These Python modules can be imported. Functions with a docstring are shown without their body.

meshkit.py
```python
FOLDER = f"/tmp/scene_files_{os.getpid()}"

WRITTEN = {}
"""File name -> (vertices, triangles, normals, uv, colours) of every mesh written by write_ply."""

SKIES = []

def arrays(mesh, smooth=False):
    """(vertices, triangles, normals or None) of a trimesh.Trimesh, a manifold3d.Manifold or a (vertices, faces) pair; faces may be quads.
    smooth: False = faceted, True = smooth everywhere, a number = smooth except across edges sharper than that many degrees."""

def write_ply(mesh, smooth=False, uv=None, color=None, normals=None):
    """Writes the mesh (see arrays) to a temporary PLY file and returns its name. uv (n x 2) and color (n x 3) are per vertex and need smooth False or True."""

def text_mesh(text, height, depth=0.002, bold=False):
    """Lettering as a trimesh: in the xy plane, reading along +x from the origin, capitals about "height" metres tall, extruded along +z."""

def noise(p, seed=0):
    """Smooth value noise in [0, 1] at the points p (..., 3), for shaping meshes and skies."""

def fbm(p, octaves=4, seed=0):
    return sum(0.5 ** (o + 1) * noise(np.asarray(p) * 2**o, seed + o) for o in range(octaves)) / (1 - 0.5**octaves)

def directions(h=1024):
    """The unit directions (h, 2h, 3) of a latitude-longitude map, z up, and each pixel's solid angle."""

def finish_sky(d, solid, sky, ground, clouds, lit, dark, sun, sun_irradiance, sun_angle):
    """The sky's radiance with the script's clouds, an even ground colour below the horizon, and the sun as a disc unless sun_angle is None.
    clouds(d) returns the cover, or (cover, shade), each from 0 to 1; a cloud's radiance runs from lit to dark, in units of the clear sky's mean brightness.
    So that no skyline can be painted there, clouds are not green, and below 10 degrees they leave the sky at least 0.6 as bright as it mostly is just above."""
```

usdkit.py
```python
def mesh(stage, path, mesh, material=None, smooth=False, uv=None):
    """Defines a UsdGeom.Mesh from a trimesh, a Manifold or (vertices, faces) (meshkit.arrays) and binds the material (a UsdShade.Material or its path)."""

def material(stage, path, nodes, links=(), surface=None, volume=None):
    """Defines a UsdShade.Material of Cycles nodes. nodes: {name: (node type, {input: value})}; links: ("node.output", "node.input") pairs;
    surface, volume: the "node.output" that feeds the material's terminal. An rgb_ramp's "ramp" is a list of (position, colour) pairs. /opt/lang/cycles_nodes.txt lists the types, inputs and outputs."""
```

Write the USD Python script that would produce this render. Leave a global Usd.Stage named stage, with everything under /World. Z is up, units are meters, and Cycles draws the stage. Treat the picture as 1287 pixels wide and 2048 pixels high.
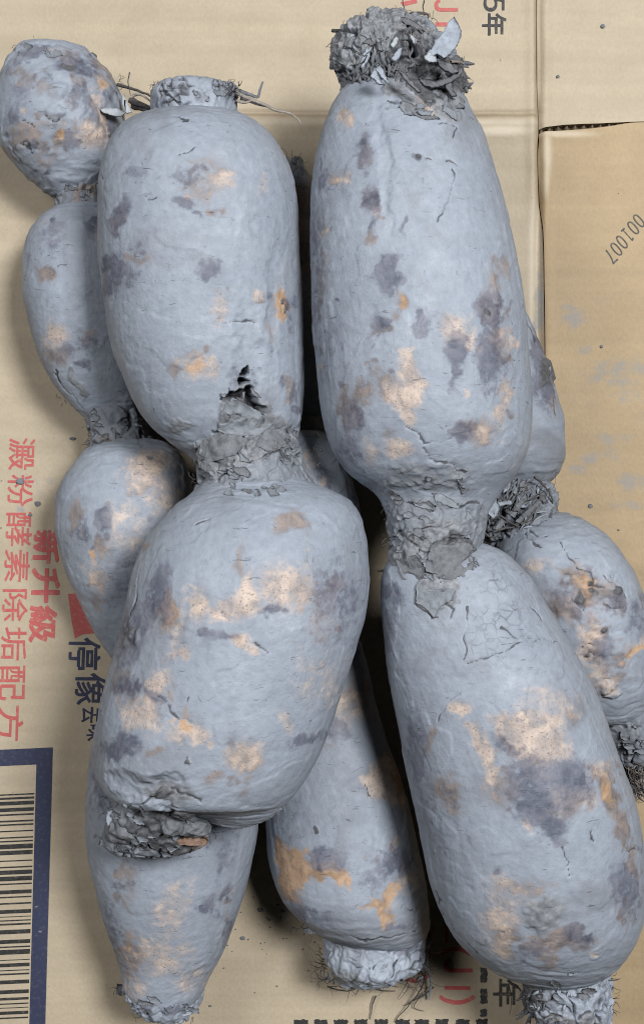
import json, math, random
import numpy as np, trimesh, usdkit
from meshkit import fbm, noise
from scipy.interpolate import PchipInterpolator
from scipy.spatial import cKDTree
from shapely.geometry import Polygon, Point
from pxr import Usd, UsdGeom, UsdLux, UsdShade, Gf, Sdf, Vt

random.seed(7); np.random.seed(7)
stage = Usd.Stage.CreateInMemory()
UsdGeom.SetStageUpAxis(stage, 'Z'); UsdGeom.SetStageMetersPerUnit(stage, 1.0)
world = UsdGeom.Xform.Define(stage, '/World'); stage.SetDefaultPrim(world.GetPrim())

# ---------------------------------------------------------------- camera
H, F = 0.50, 2925.0                      # camera height above the cardboard, focal length in photo pixels
cam = UsdGeom.Camera.Define(stage, '/World/camera')
cam.AddTranslateOp().Set(Gf.Vec3d(0, 0, H))
ap = 24.0
cam.CreateHorizontalApertureAttr(ap); cam.CreateVerticalApertureAttr(ap * 2048 / 1287)
cam.CreateFocalLengthAttr(ap * F / 1287)
cam.CreateClippingRangeAttr(Gf.Vec2f(0.01, 50))
cam.CreateFStopAttr(0.0)
cam.CreateExposureAttr(0.34)

# ---------------------------------------------------------------- lamps
def lamp(name, pos, target, w, h, radiance, color):
    l = UsdLux.RectLight.Define(stage, '/World/' + name)
    l.CreateWidthAttr(w); l.CreateHeightAttr(h); l.CreateIntensityAttr(radiance); l.CreateColorAttr(Gf.Vec3f(*color))
    p, t = np.array(pos, float), np.array(target, float)
    z = (p - t) / np.linalg.norm(p - t); x = np.cross([0, 1, 0], z); x /= np.linalg.norm(x); y = np.cross(z, x)
    l.AddTransformOp().Set(Gf.Matrix4d(*x, 0, *y, 0, *z, 0, *p, 1))
    return l
lamp('key_lamp', (0.52, 0.36, 1.32), (0, 0, 0.03), 0.36, 0.36, 66.0, (1.0, 1.0, 1.0))  # key lamp out of view, upper right, opposite the cast shadows
lamp('fill_lamp', (-0.75, 0.45, 1.25), (0, 0, 0.03), 0.5, 0.5, 14.0, (1.0, 1.0, 1.0))  # added fill lamp out of view, lightens the left sides

# ---------------------------------------------------------------- helpers
used, SKIN = {}, {}
def numbered(parent, name):
    k = used.get((parent, name), 0); used[(parent, name)] = k + 1
    return f'{parent}/{name}' if k == 0 else f'{parent}/{name}_{k:03d}'
def keys(p, label=None, category=None, group=None, kind=None):
    for k, v in (('label', label), ('category', category), ('group', group), ('kind', kind)):
        if v: p.SetCustomDataByKey(k, v)
def thing(name, label, cat, loc=(0, 0, 0), group=None):
    x = UsdGeom.Xform.Define(stage, numbered('/World', name)); x.AddTranslateOp().Set(Gf.Vec3d(*map(float, loc)))
    keys(x.GetPrim(), label, cat, group); x.loc = np.array(loc, float)
    return x
def part(parent, name, mesh, mat, smooth=True, label=None, kind=None, pv=None):
    path = numbered(str(parent.GetPath()) if parent else '/World', name)
    v, f = mesh
    loc = getattr(parent, 'loc', np.zeros(3)) if parent else np.zeros(3)
    SKIN.setdefault(str(parent.GetPath()) if parent else '', []).append((name, np.asarray(v)))
    m = usdkit.mesh(stage, path, (np.asarray(v) - loc, f), mat, smooth=smooth)
    m.loc = loc
    keys(m.GetPrim(), label, None, None, kind)
    for k, a in (pv or {}).items():
        UsdGeom.PrimvarsAPI(m).CreatePrimvar(k, Sdf.ValueTypeNames.Color3fArray, 'vertex').Set(Vt.Vec3fArray.FromNumpy(np.ascontiguousarray(a, np.float32)))
    return m
def at(px, py, z=0.0):
    k = (H - np.asarray(z, float)) / F
    return np.stack([(np.asarray(px, float) - 643.5) * k, -(np.asarray(py, float) - 1024.0) * k, np.broadcast_to(z, np.shape(px)).astype(float)], -1)
def plan(P):
    k = F / (H - P[:, 2])
    return np.stack([P[:, 0] * k + 643.5, -P[:, 1] * k + 1024.0], -1)
def join(ms):
    vs, fs, n = [], [], 0
    for v, f in ms:
        vs.append(np.asarray(v)); fs.append(np.asarray(f) + n); n += len(v)
    return np.vstack(vs), np.vstack(fs)
def sstep(a, b, x):
    t = np.clip((x - a) / (b - a), 0, 1); return t * t * (3 - 2 * t)

# ---------------------------------------------------------------- materials
S = 0.68                                  # all base colours scaled down so gaps catch less bounce light; exposure raised to match
dim = lambda c: tuple(x * S for x in c)
def mud(name, base, tick=1.0, gloss=0.0):
    base = dim(base)
    N = {
     'pos': ('geometry', {}), 'a': ('attribute', {'attribute': 'mask_a'}), 'b': ('attribute', {'attribute': 'mask_b'}),
     'c': ('attribute', {'attribute': 'mask_c'}), 'u': ('attribute', {'attribute': 'surf'}),
     'sa': ('separate_color', {'color_type': 'rgb'}), 'sb': ('separate_color', {'color_type': 'rgb'}), 'sc': ('separate_color', {'color_type': 'rgb'}),
     'n1': ('noise_texture', {'scale': 420.0, 'detail': 6.0, 'roughness': 0.62}),
     'n2': ('noise_texture', {'scale': 70.0, 'detail': 4.0, 'roughness': 0.6}),
     'n3': ('noise_texture', {'scale': 1500.0, 'detail': 3.0, 'roughness': 0.6}),
     'n5': ('noise_texture', {'scale': 165.0, 'detail': 5.0, 'roughness': 0.65, 'distortion': 0.5}),
     'n4': ('noise_texture', {'scale': 28.0, 'detail': 3.0, 'roughness': 0.55, 'distortion': 0.6}),
     'mt': ('mapping', {'scale': (190.0, 820.0, 1.0)}), 'tk': ('noise_texture', {'scale': 1.0, 'detail': 2.0, 'roughness': 0.6, 'distortion': 1.2}),
     'mt2': ('mapping', {'scale': (700.0, 60.0, 1.0), 'location': (3.0, 7.0, 0.0)}), 'tk2': ('noise_texture', {'scale': 1.0, 'detail': 3.0, 'roughness': 0.6}),
     'r1': ('map_range', {'from_min': 0.25, 'from_max': 0.75, 'to_min': 0.86, 'to_max': 1.12, 'clamp': True}),
     'r2': ('map_range', {'from_min': 0.35, 'from_max': 0.7, 'to_min': 0.0, 'to_max': 0.5, 'clamp': True}),
     'rt': ('map_range', {'from_min': 0.665, 'from_max': 0.75, 'to_min': 0.0, 'to_max': 0.65 * tick, 'clamp': True, 'range_type': 'smoothstep'}),
     'tg': ('map_range', {'from_min': 0.45, 'from_max': 0.58, 'to_min': 0.0, 'to_max': 1.0, 'clamp': True}), 'tq': ('math', {'math_type': 'multiply'}),
     'rsp': ('map_range', {'from_min': 0.66, 'from_max': 0.74, 'to_min': 0.0, 'to_max': 0.55, 'clamp': True, 'range_type': 'smoothstep'}),
     'rs4': ('map_range', {'from_min': 0.52, 'from_max': 0.72, 'to_min': 0.0, 'to_max': 0.55, 'clamp': True, 'range_type': 'smoothstep'}),
     'bm': ('mix_color', {'blend_type': 'mix', 'a': base, 'b': tuple(c * q for c, q in zip(base, (0.74, 0.75, 0.775)))}),
     'b2': ('mix_color', {'blend_type': 'multiply', 'fac': 1.0}),
     'r1c': ('combine_color', {'color_type': 'rgb'}),
     'bp': ('mix_color', {'blend_type': 'mix', 'b': dim((0.17, 0.174, 0.192))}),
    }
    L = [('pos.position', x + '.vector') for x in ('n1', 'n2', 'n3', 'n4', 'n5')]
    L += [('a.color', 'sa.color'), ('b.color', 'sb.color'), ('c.color', 'sc.color'), ('u.color', 'mt.vector'), ('u.color', 'mt2.vector'),
          ('mt.vector', 'tk.vector'), ('mt2.vector', 'tk2.vector'), ('n1.fac', 'r1.value'), ('n2.fac', 'r2.value'), ('tk.fac', 'rt.value'), ('n3.fac', 'rsp.value'), ('n2.fac', 'tg.value'), ('rt.result', 'tq.value1'), ('tg.result', 'tq.value2'),
          ('n4.fac', 'rs4.value'), ('r2.result', 'bm.fac'), ('bm.result', 'b2.a'),
          ('r1.result', 'r1c.r'), ('r1.result', 'r1c.g'), ('r1.result', 'r1c.b'), ('r1c.color', 'b2.b'), ('b2.result', 'bp.a'), ('rs4.result', 'bp.fac')]
    cur = 'bp.result'
    # masked layers: (tag, source, noise amount, from, to, max, colour low, colour high)
    layers = [
     ('gray', 'sb.g', 0.20, .30, .62, 0.9, (0.13, 0.137, 0.15), (0.28, 0.293, 0.315)),
     ('brown', 'sa.b', 0.55, .06, .90, 0.82, (0.105, 0.082, 0.078), (0.33, 0.26, 0.22)),
     ('skin', 'sa.r', 0.46, .02, 1.0, 0.9, (0.30, 0.258, 0.238), (0.64, 0.515, 0.43)),
     ('orange', 'sb.r', 0.40, .22, .66, 0.85, (0.27, 0.165, 0.085), (0.55, 0.36, 0.215)),
     ('purple', 'sa.g', 0.66, .12, .84, 0.8, (0.04, 0.046, 0.082), (0.185, 0.19, 0.235)),
     ('dark', 'sb.b', 0.3, .33, .60, 1.0, (0.06, 0.062, 0.068), (0.13, 0.135, 0.145)),
     ('crack', 'sc.r', 0.25, .30, .80, 0.9, (0.035, 0.036, 0.042), (0.09, 0.092, 0.105)),
     ('hole', 'sc.g', 0.15, .40, .60, 1.0, (0.012, 0.012, 0.016), (0.035, 0.036, 0.045)),  # near black: shade inside the hollows put into the colour
    ]
    for tag, src, am, lo, hi, mx, c0, c1 in layers:
        N[tag + 'm0'] = ('math', {'math_type': 'multiply_add', 'value2': am * 2.8, 'value3': -am * 1.4})
        N[tag + 'm'] = ('math', {'math_type': 'multiply_add', 'value2': am * 2.8})
        N[tag + 'm9'] = ('math', {'math_type': 'subtract', 'value2': am * 1.4})
        N[tag + 's'] = ('math', {'math_type': 'add'})
        N[tag + 'g'] = ('math', {'math_type': 'multiply'})                                            # only where the mask is present
        N[tag + 'q'] = ('map_range', {'from_min': 0.02, 'from_max': 0.15, 'to_min': 0.0, 'to_max': 1.0, 'clamp': True})
        N[tag + 'r'] = ('map_range', {'from_min': lo, 'from_max': hi, 'to_min': 0.0, 'to_max': mx, 'clamp': True, 'range_type': 'smoothstep'})
        N[tag + 'c'] = ('mix_color', {'blend_type': 'mix', 'a': dim(c0), 'b': dim(c1)})
        N[tag + 'k'] = ('map_range', {'from_min': 0.36, 'from_max': 0.64, 'to_min': 0.0, 'to_max': 1.0, 'clamp': True})
        N[tag + 'x'] = ('mix_color', {'blend_type': 'mix'})
        nz = 'n5' if tag in ('skin', 'orange', 'brown', 'purple') else 'n1'
        L += [('n1.fac', tag + 'm0.value1'), ('n5.fac', tag + 'm.value1'), (tag + 'm0.value', tag + 'm.value3'), (tag + 'm.value', tag + 'm9.value1'), (tag + 'm9.value', tag + 's.value1'), (src, tag + 's.value2'), (tag + 's.value', tag + 'r.value'),
              (src, tag + 'q.value'), (tag + 'r.result', tag + 'g.value1'), (tag + 'q.result', tag + 'g.value2'),
              (nz + '.fac', tag + 'k.value'), (tag + 'k.result', tag + 'c.fac'), (cur, tag + 'x.a'), (tag + 'c.result', tag + 'x.b'), (tag + 'g.value', tag + 'x.fac')]
        cur = tag + 'x.result'
    N['vw'] = ('vector_math', {'math_type': 'multiply_add', 'vector2': (0.0035, 0.0035, 0.0035)})
    N['vo'] = ('voronoi_texture', {'feature': 'distance_to_edge', 'scale': 270.0})
    N['vr'] = ('map_range', {'from_min': 0.0, 'from_max': 0.07, 'to_min': 1.0, 'to_max': 0.0, 'clamp': True})
    N['vm'] = ('math', {'math_type': 'multiply'}); N['vq'] = ('map_range', {'from_min': 0.42, 'from_max': 0.62, 'to_min': 0.0, 'to_max': 0.5, 'clamp': True}); N['vn'] = ('math', {'math_type': 'multiply'})
    N['vx'] = ('mix_color', {'blend_type': 'mix', 'b': dim((0.10, 0.105, 0.12))})
    L += [('n5.color', 'vw.vector1'), ('pos.position', 'vw.vector3'), ('vw.vector', 'vo.vector'), ('vo.distance', 'vr.value'), ('vr.result', 'vm.value1'), ('sc.b', 'vm.value2'),
          ('n2.fac', 'vq.value'), ('vm.value', 'vn.value1'), ('vq.result', 'vn.value2'), (cur, 'vx.a'), ('vn.value', 'vx.fac')]
    cur = 'vx.result'
    N['hn'] = ('noise_texture', {'scale': 95.0, 'detail': 3.0, 'roughness': 0.55, 'distortion': 0.8})
    N['ha'] = ('math', {'math_type': 'subtract', 'value2': 0.5}); N['hb'] = ('math', {'math_type': 'absolute'})
    N['hr'] = ('map_range', {'from_min': 0.003, 'from_max': 0.014, 'to_min': 0.75, 'to_max': 0.0, 'clamp': True})
    N['hg'] = ('map_range', {'from_min': 0.60, 'from_max': 0.70, 'to_min': 0.0, 'to_max': 0.8, 'clamp': True}); N['hm'] = ('math', {'math_type': 'multiply'})
    N['hx'] = ('mix_color', {'blend_type': 'mix', 'b': dim((0.12, 0.125, 0.14))})
    L += [('pos.position', 'hn.vector'), ('hn.fac', 'ha.value1'), ('ha.value', 'hb.value1'), ('hb.value', 'hr.value'), ('hr.result', 'hm.value1'), ('n5.fac', 'hg.value'), ('hg.result', 'hm.value2'), (cur, 'hx.a'), ('hm.value', 'hx.fac')]
    cur = 'hx.result'
    N['tx'] = ('mix_color', {'blend_type': 'mix', 'b': dim((0.085, 0.088, 0.10))}); L += [(cur, 'tx.a'), ('tq.value', 'tx.fac')]
    N['kp'] = ('map_range', {'from_min': 0.575, 'from_max': 0.66, 'to_min': 0.0, 'to_max': 0.7, 'clamp': True}); N['kq'] = ('math', {'math_type': 'multiply'})
    N['kx'] = ('mix_color', {'blend_type': 'mix', 'b': dim((0.17, 0.125, 0.11))})
    L += [('n3.fac', 'kp.value'), ('kp.result', 'kq.value1'), ('sa.r', 'kq.value2'), ('tx.result', 'kx.a'), ('kq.value', 'kx.fac')]
    N['sx'] = ('mix_color', {'blend_type': 'mix', 'b': dim((0.10, 0.095, 0.10))}); L += [('kx.result', 'sx.a'), ('rsp.result', 'sx.fac')]
    # relief: grain, short wiping marks, brush streaks
    N['h1'] = ('math', {'math_type': 'multiply_add', 'value2': 0.8})
    N['h2'] = ('math', {'math_type': 'multiply_add', 'value2': -0.5})
    N['h5'] = ('math', {'math_type': 'multiply_add', 'value2': -0.5})
    N['h4'] = ('math', {'math_type': 'multiply_add', 'value2': -0.7})
    N['h3'] = ('math', {'math_type': 'multiply_add', 'value2': 0.22, 'value3': 0.0})
    N['bu'] = ('bump', {'strength': 0.8, 'distance': 0.00048})
    N['p'] = ('principled_bsdf', {'roughness': 0.62, 'specular_ior_level': 0.28 + gloss})
    N['rr'] = ('map_range', {'from_min': 0.3, 'from_max': 0.7, 'to_min': 0.43, 'to_max': 0.72, 'clamp': True})
    L += [('tk2.fac', 'h3.value1'), ('tq.value', 'h2.value1'), ('h3.value', 'h2.value3'), ('n1.fac', 'h1.value1'), ('h2.value', 'h5.value3'), ('vn.value', 'h4.value1'), ('hm.value', 'h5.value1'), ('h5.value', 'h4.value3'), ('h4.value', 'h1.value3'),
          ('h1.value', 'bu.height'), ('bu.normal', 'p.normal'), ('sx.result', 'p.base_color'), ('n2.fac', 'rr.value'), ('rr.result', 'p.roughness')]
    return usdkit.material(stage, '/World/Looks/' + name, N, L, surface='p.BSDF')

def plain(name, col, rough=0.7, var=0.25, scale=300.0, bump=0.0004, spec=0.3):
    col = dim(col)
    N = {'g': ('geometry', {}), 'n': ('noise_texture', {'scale': scale, 'detail': 5.0, 'roughness': 0.65}),
         'r': ('rgb_ramp', {'ramp': [(0.3, tuple(c * (1 - var) for c in col)), (0.7, tuple(min(1, c * (1 + var)) for c in col))]}),
         'b': ('bump', {'strength': 0.7, 'distance': bump}), 'p': ('principled_bsdf', {'roughness': rough, 'specular_ior_level': spec})}
    L = [('g.position', 'n.vector'), ('n.fac', 'r.fac'), ('n.fac', 'b.height'), ('r.color', 'p.base_color'), ('b.normal', 'p.normal')]
    return usdkit.material(stage, '/World/Looks/' + name, N, L, surface='p.BSDF')

def board(name, c_lo, c_hi, stain=(0.27, 0.272, 0.272)):
    c_lo, c_hi, stain = dim(c_lo), dim(c_hi), dim(stain)
    N = {'g': ('geometry', {}), 'a': ('attribute', {'attribute': 'mask_a'}), 'sa': ('separate_color', {'color_type': 'rgb'}),
         'n1': ('noise_texture', {'scale': 55.0, 'detail': 5.0, 'roughness': 0.6}),
         'mf': ('mapping', {'scale': (900.0, 650.0, 400.0)}), 'n2': ('noise_texture', {'scale': 1.0, 'detail': 4.0, 'roughness': 0.7}),
         'n3': ('noise_texture', {'scale': 650.0, 'detail': 2.0, 'roughness': 0.5}),
         'n4': ('noise_texture', {'scale': 160.0, 'detail': 6.0, 'roughness': 0.7}),
         'ml': ('mapping', {'scale': (6.0, 150.0, 1.0)}), 'n5': ('noise_texture', {'scale': 1.0, 'detail': 2.0}),
         'c1': ('rgb_ramp', {'ramp': [(0.3, c_lo), (0.7, c_hi)]}),
         'f': ('map_range', {'from_min': 0.3, 'from_max': 0.7, 'to_min': 0.93, 'to_max': 1.06, 'clamp': True}), 'fc': ('combine_color', {'color_type': 'rgb'}),
         'm1': ('mix_color', {'blend_type': 'multiply', 'fac': 1.0}),
         'f5': ('map_range', {'from_min': 0.3, 'from_max': 0.7, 'to_min': 0.93, 'to_max': 1.05, 'clamp': True}), 'f5c': ('combine_color', {'color_type': 'rgb'}),
         'm5': ('mix_color', {'blend_type': 'multiply', 'fac': 1.0}),
         'sp': ('map_range', {'from_min': 0.72, 'from_max': 0.80, 'to_min': 0.0, 'to_max': 0.5, 'clamp': True, 'range_type': 'smoothstep'}),
         'm2': ('mix_color', {'blend_type': 'mix', 'b': dim((0.16, 0.11, 0.065))}),
         'sm': ('math', {'math_type': 'multiply_add', 'value2': 2.2, 'value3': -1.1}), 'ss': ('math', {'math_type': 'add'}),
         'sr': ('map_range', {'from_min': 0.35, 'from_max': 0.95, 'to_min': 0.0, 'to_max': 0.75, 'clamp': True, 'range_type': 'smoothstep'}),
         'sq': ('map_range', {'from_min': 0.02, 'from_max': 0.2, 'to_min': 0.0, 'to_max': 1.0, 'clamp': True}), 'sg': ('math', {'math_type': 'multiply'}),
         'm3': ('mix_color', {'blend_type': 'mix', 'b': stain}),
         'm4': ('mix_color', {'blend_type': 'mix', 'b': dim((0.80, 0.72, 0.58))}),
         'mo': ('mix_color', {'blend_type': 'mix', 'b': dim((0.16, 0.09, 0.04))}),
         'b': ('bump', {'strength': 0.5, 'distance': 0.00025}), 'bw': ('bump', {'strength': 0.35, 'distance': 0.0006}),
         'p': ('principled_bsdf', {'roughness': 0.62, 'specular_ior_level': 0.3})}
    L = [('g.position', x + '.vector') for x in ('n1', 'n3', 'n4', 'mf', 'ml')]
    L += [('mf.vector', 'n2.vector'), ('ml.vector', 'n5.vector'), ('a.color', 'sa.color'), ('n1.fac', 'c1.fac'), ('n2.fac', 'f.value'), ('f.result', 'fc.r'), ('f.result', 'fc.g'), ('f.result', 'fc.b'),
          ('c1.color', 'm1.a'), ('fc.color', 'm1.b'), ('n5.fac', 'f5.value'), ('f5.result', 'f5c.r'), ('f5.result', 'f5c.g'), ('f5.result', 'f5c.b'), ('m1.result', 'm5.a'), ('f5c.color', 'm5.b'),
          ('n3.fac', 'sp.value'), ('m5.result', 'm2.a'), ('sp.result', 'm2.fac'),
          ('n4.fac', 'sm.value1'), ('sm.value', 'ss.value1'), ('sa.r', 'ss.value2'), ('ss.value', 'sr.value'), ('sa.r', 'sq.value'), ('sr.result', 'sg.value1'), ('sq.result', 'sg.value2'),
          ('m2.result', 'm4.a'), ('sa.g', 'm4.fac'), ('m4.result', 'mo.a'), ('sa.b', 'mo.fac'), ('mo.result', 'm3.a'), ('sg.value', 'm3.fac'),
          ('n5.fac', 'bw.height'), ('n2.fac', 'b.height'), ('bw.normal', 'b.normal'), ('b.normal', 'p.normal'), ('m3.result', 'p.base_color')]
    return usdkit.material(stage, '/World/Looks/' + name, N, L, surface='p.BSDF')

def ink(name, col, worn):
    col, worn = dim(col), dim(worn)
    N = {'g': ('geometry', {}), 'n': ('noise_texture', {'scale': 700.0, 'detail': 4.0, 'roughness': 0.7}),
         'r': ('rgb_ramp', {'ramp': [(0.0, col), (0.52, col), (0.75, worn)]}), 'p': ('principled_bsdf', {'roughness': 0.6, 'specular_ior_level': 0.3})}
    return usdkit.material(stage, '/World/Looks/' + name, N, [('g.position', 'n.vector'), ('n.fac', 'r.fac'), ('r.color', 'p.base_color')], surface='p.BSDF')

MUD = mud('blue_grey_mud', (0.314, 0.353, 0.416))
MUDN = mud('node_mud', (0.222, 0.243, 0.278), tick=0.8)
CARD = board('cardboard_paper', (0.42, 0.35, 0.25), (0.475, 0.40, 0.293))
CARDR = board('cardboard_flap_paper', (0.375, 0.277, 0.16), (0.43, 0.322, 0.19))
CARDD = plain('corrugated_core', (0.16, 0.12, 0.075), 0.9, 0.3)
RED = ink('red_ink', (0.46, 0.095, 0.09), (0.50, 0.22, 0.17))
NAVY = ink('navy_ink', (0.028, 0.034, 0.075), (0.07, 0.075, 0.11))
BLACK = ink('black_ink', (0.022, 0.022, 0.022), (0.10, 0.09, 0.075))
FADE = ink('faded_black_ink', (0.05, 0.05, 0.05), (0.22, 0.19, 0.14))
FIBD = plain('dark_root_fibre', (0.085, 0.08, 0.08), 0.8, 0.4, 900)
FIBP = plain('pale_root_fibre', (0.30, 0.27, 0.24), 0.8, 0.35, 900)
FLAKE = plain('dry_mud_flake', (0.325, 0.365, 0.425), 0.75, 0.18, 350, 0.0008)
FLAKED = plain('damp_mud_flake', (0.14, 0.145, 0.16), 0.7, 0.35, 350, 0.001)
FLAKEW = plain('pale_mud_chip', (0.39, 0.42, 0.46), 0.75, 0.15, 400, 0.0006)
CLAY = plain('lump_clay', (0.165, 0.175, 0.192), 0.75, 0.3, 400, 0.0012)
GREYC = plain('dry_grey_clay', (0.215, 0.235, 0.265), 0.75, 0.2, 400, 0.001)
HUSK = plain('brown_husk', (0.23, 0.15, 0.11), 0.75, 0.5, 500, 0.001)
FLOOR = plain('dark_floor', (0.05, 0.045, 0.04), 0.9, 0.3, 60)

# ---------------------------------------------------------------- floor and cardboard
fv = np.array([[-1.5, -1.5, -.012], [1.5, -1.5, -.012], [1.5, 1.5, -.012], [-1.5, 1.5, -.012]]); ff = np.array([[0, 1, 2], [0, 2, 3]])
fl = part(None, 'floor', (fv, ff), FLOOR, False); keys(fl.GetPrim(), 'dark floor under the flattened cardboard', 'floor', None, 'structure')

def height(px, py):
    px, py = np.asarray(px, float), np.asarray(py, float)
    X, Y = (px - 643.5) / 5850., (py - 1024.) / 5850.
    P = np.stack([X * 14, Y * 14, np.full_like(X, .3)], -1)
    h = 0.0011 * (fbm(P, 2, 5) - .5)
    P2 = np.stack([px / 130., py / 130., np.full_like(X, 4.)], -1)
    w = (fbm(P2, 2, 9) - .5)
    yc = 236 + 10 * w
    left = sstep(1095, 1060, px)
    d = py - yc
    h = h + left * (0.0010 * np.exp(-(d / 16) ** 2) - 0.0011 * np.exp(-((d + 9) / 6) ** 2) + 0.0004 * np.exp(-((d - 30) / 22) ** 2))
    xc = 1077 + 8 * w
    e = px - xc
    h = h + 0.0007 * np.exp(-((np.abs(e) - 14) / 11) ** 2) - 0.0012 * np.exp(-(e / 6) ** 2)
    h = h + 0.0010 * np.exp(-(((px - 1000) / 70) ** 2 + ((py - 262) / 16) ** 2)) * (0.6 + 1.2 * w)   # the crumpled corner
    return h
def nonuniform(a, b, centre, fine, coarse, grow):
    xs = [a]
    while xs[-1] < b:
        d = min(abs(xs[-1] - c) for c in centre)
        vis = -60 < xs[-1] < (1350 if grow == 'x' else 2110)
        xs.append(xs[-1] + (fine if d < 55 else coarse if vis else 60))
    xs[-1] = b
    return np.array(xs)
def panel(xs, ys, xl=None, xr=None, yt=None, yb=None, thick=0.004, masks=None, lift=0.0):
    """A slab over the warped grid: xl, xr move the left and right edge as a function of y, yt and yb the top and bottom edge as one of x."""
    gx, gy = np.meshgrid(xs, ys, indexing='ij')
    if xl: k = np.exp(-(gx - xs[0]) / 40.); gx = gx + (xl(gy) - xs[0]) * k
    if xr: k = np.exp(-(xs[-1] - gx) / 40.); gx = gx + (xr(gy) - xs[-1]) * k
    if yt: k = np.exp(-(gy - ys[0]) / 60.); gy = gy + (yt(gx) - ys[0]) * k
    if yb: k = np.exp(-(ys[-1] - gy) / 60.); gy = gy + (yb(gx) - ys[-1]) * k
    z = height(gx, gy) + lift
    n, m = gx.shape
    V = at(gx.ravel(), gy.ravel(), 0.0); V[:, 2] = z.ravel()
    idx = np.arange(n * m).reshape(n, m)
    f = np.vstack([np.stack([idx[:-1, :-1], idx[:-1, 1:], idx[1:, 1:]], -1).reshape(-1, 3), np.stack([idx[:-1, :-1], idx[1:, 1:], idx[1:, :-1]], -1).reshape(-1, 3)])
    rim = np.concatenate([idx[:, 0], idx[-1, 1:], idx[-2::-1, -1], idx[0, -2:0:-1]])
    top, low = V[rim], V[rim] - [0, 0, thick]
    b = len(V); q = len(rim); i = np.arange(q); j = (i + 1) % q
    V2 = np.vstack([V, top, low])
    f = np.vstack([f, np.stack([b + i, b + j, b + q + j], -1), np.stack([b + i, b + q + j, b + q + i], -1)])
    M = np.zeros((len(V2), 3)); px = np.concatenate([gx.ravel(), gx.ravel()[rim], gx.ravel()[rim]]); py = np.concatenate([gy.ravel(), gy.ravel()[rim], gy.ravel()[rim]])
    for ch, x, y, rx, ry, s in masks or []:
        r = np.hypot((px - x) / rx, (py - y) / ry)
        M[:, ch] = np.maximum(M[:, ch], s * np.clip(1.5 - r, 0, 1))
    # darker and paler lines along the folds
    w = (fbm(np.stack([px / 90., py / 90., px * 0], -1), 3, 3) - .5)
    if xr: M[:, 2] = np.maximum(M[:, 2], 0.35 * np.exp(-((px - xr(py)) / 5) ** 2) * (1 + w))
    if xl: M[:, 2] = np.maximum(M[:, 2], 0.40 * np.exp(-((px - xl(py)) / 5) ** 2) * (1 + w))
    if xr:
        M[:, 2] = np.maximum(M[:, 2], np.clip(0.42 * np.exp(-((py - 231 - 8 * w) / 8) ** 2) * sstep(300, 480, px) * (1 + 2 * w), 0, 1))
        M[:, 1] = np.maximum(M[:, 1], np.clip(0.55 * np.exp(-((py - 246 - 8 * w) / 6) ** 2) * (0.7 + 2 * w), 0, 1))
    return (V2, f), M
box = thing('flattened_cardboard_box', 'tan flattened cardboard box with printed writing, lying under the roots', 'cardboard box')
ins = lambda pts: PchipInterpolator(*zip(*pts), extrapolate=False)
clampf = lambda pts: (lambda v, f=ins(pts), a=pts[0], b=pts[-1]: np.where(v < a[0], a[1], np.where(v > b[0], b[1], f(np.clip(v, a[0], b[0])))))
edge = clampf([(-600, 1070), (60, 1071), (150, 1072), (262, 1076), (300, 1074), (400, 1077), (470, 1084), (560, 1086), (1000, 1090), (1400, 1092), (2600, 1095)])
xs = nonuniform(-420, 1076, [1060], 4, 9, 'x'); ys = nonuniform(-420, 2500, [236, 262], 3, 9, 'y')
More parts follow.
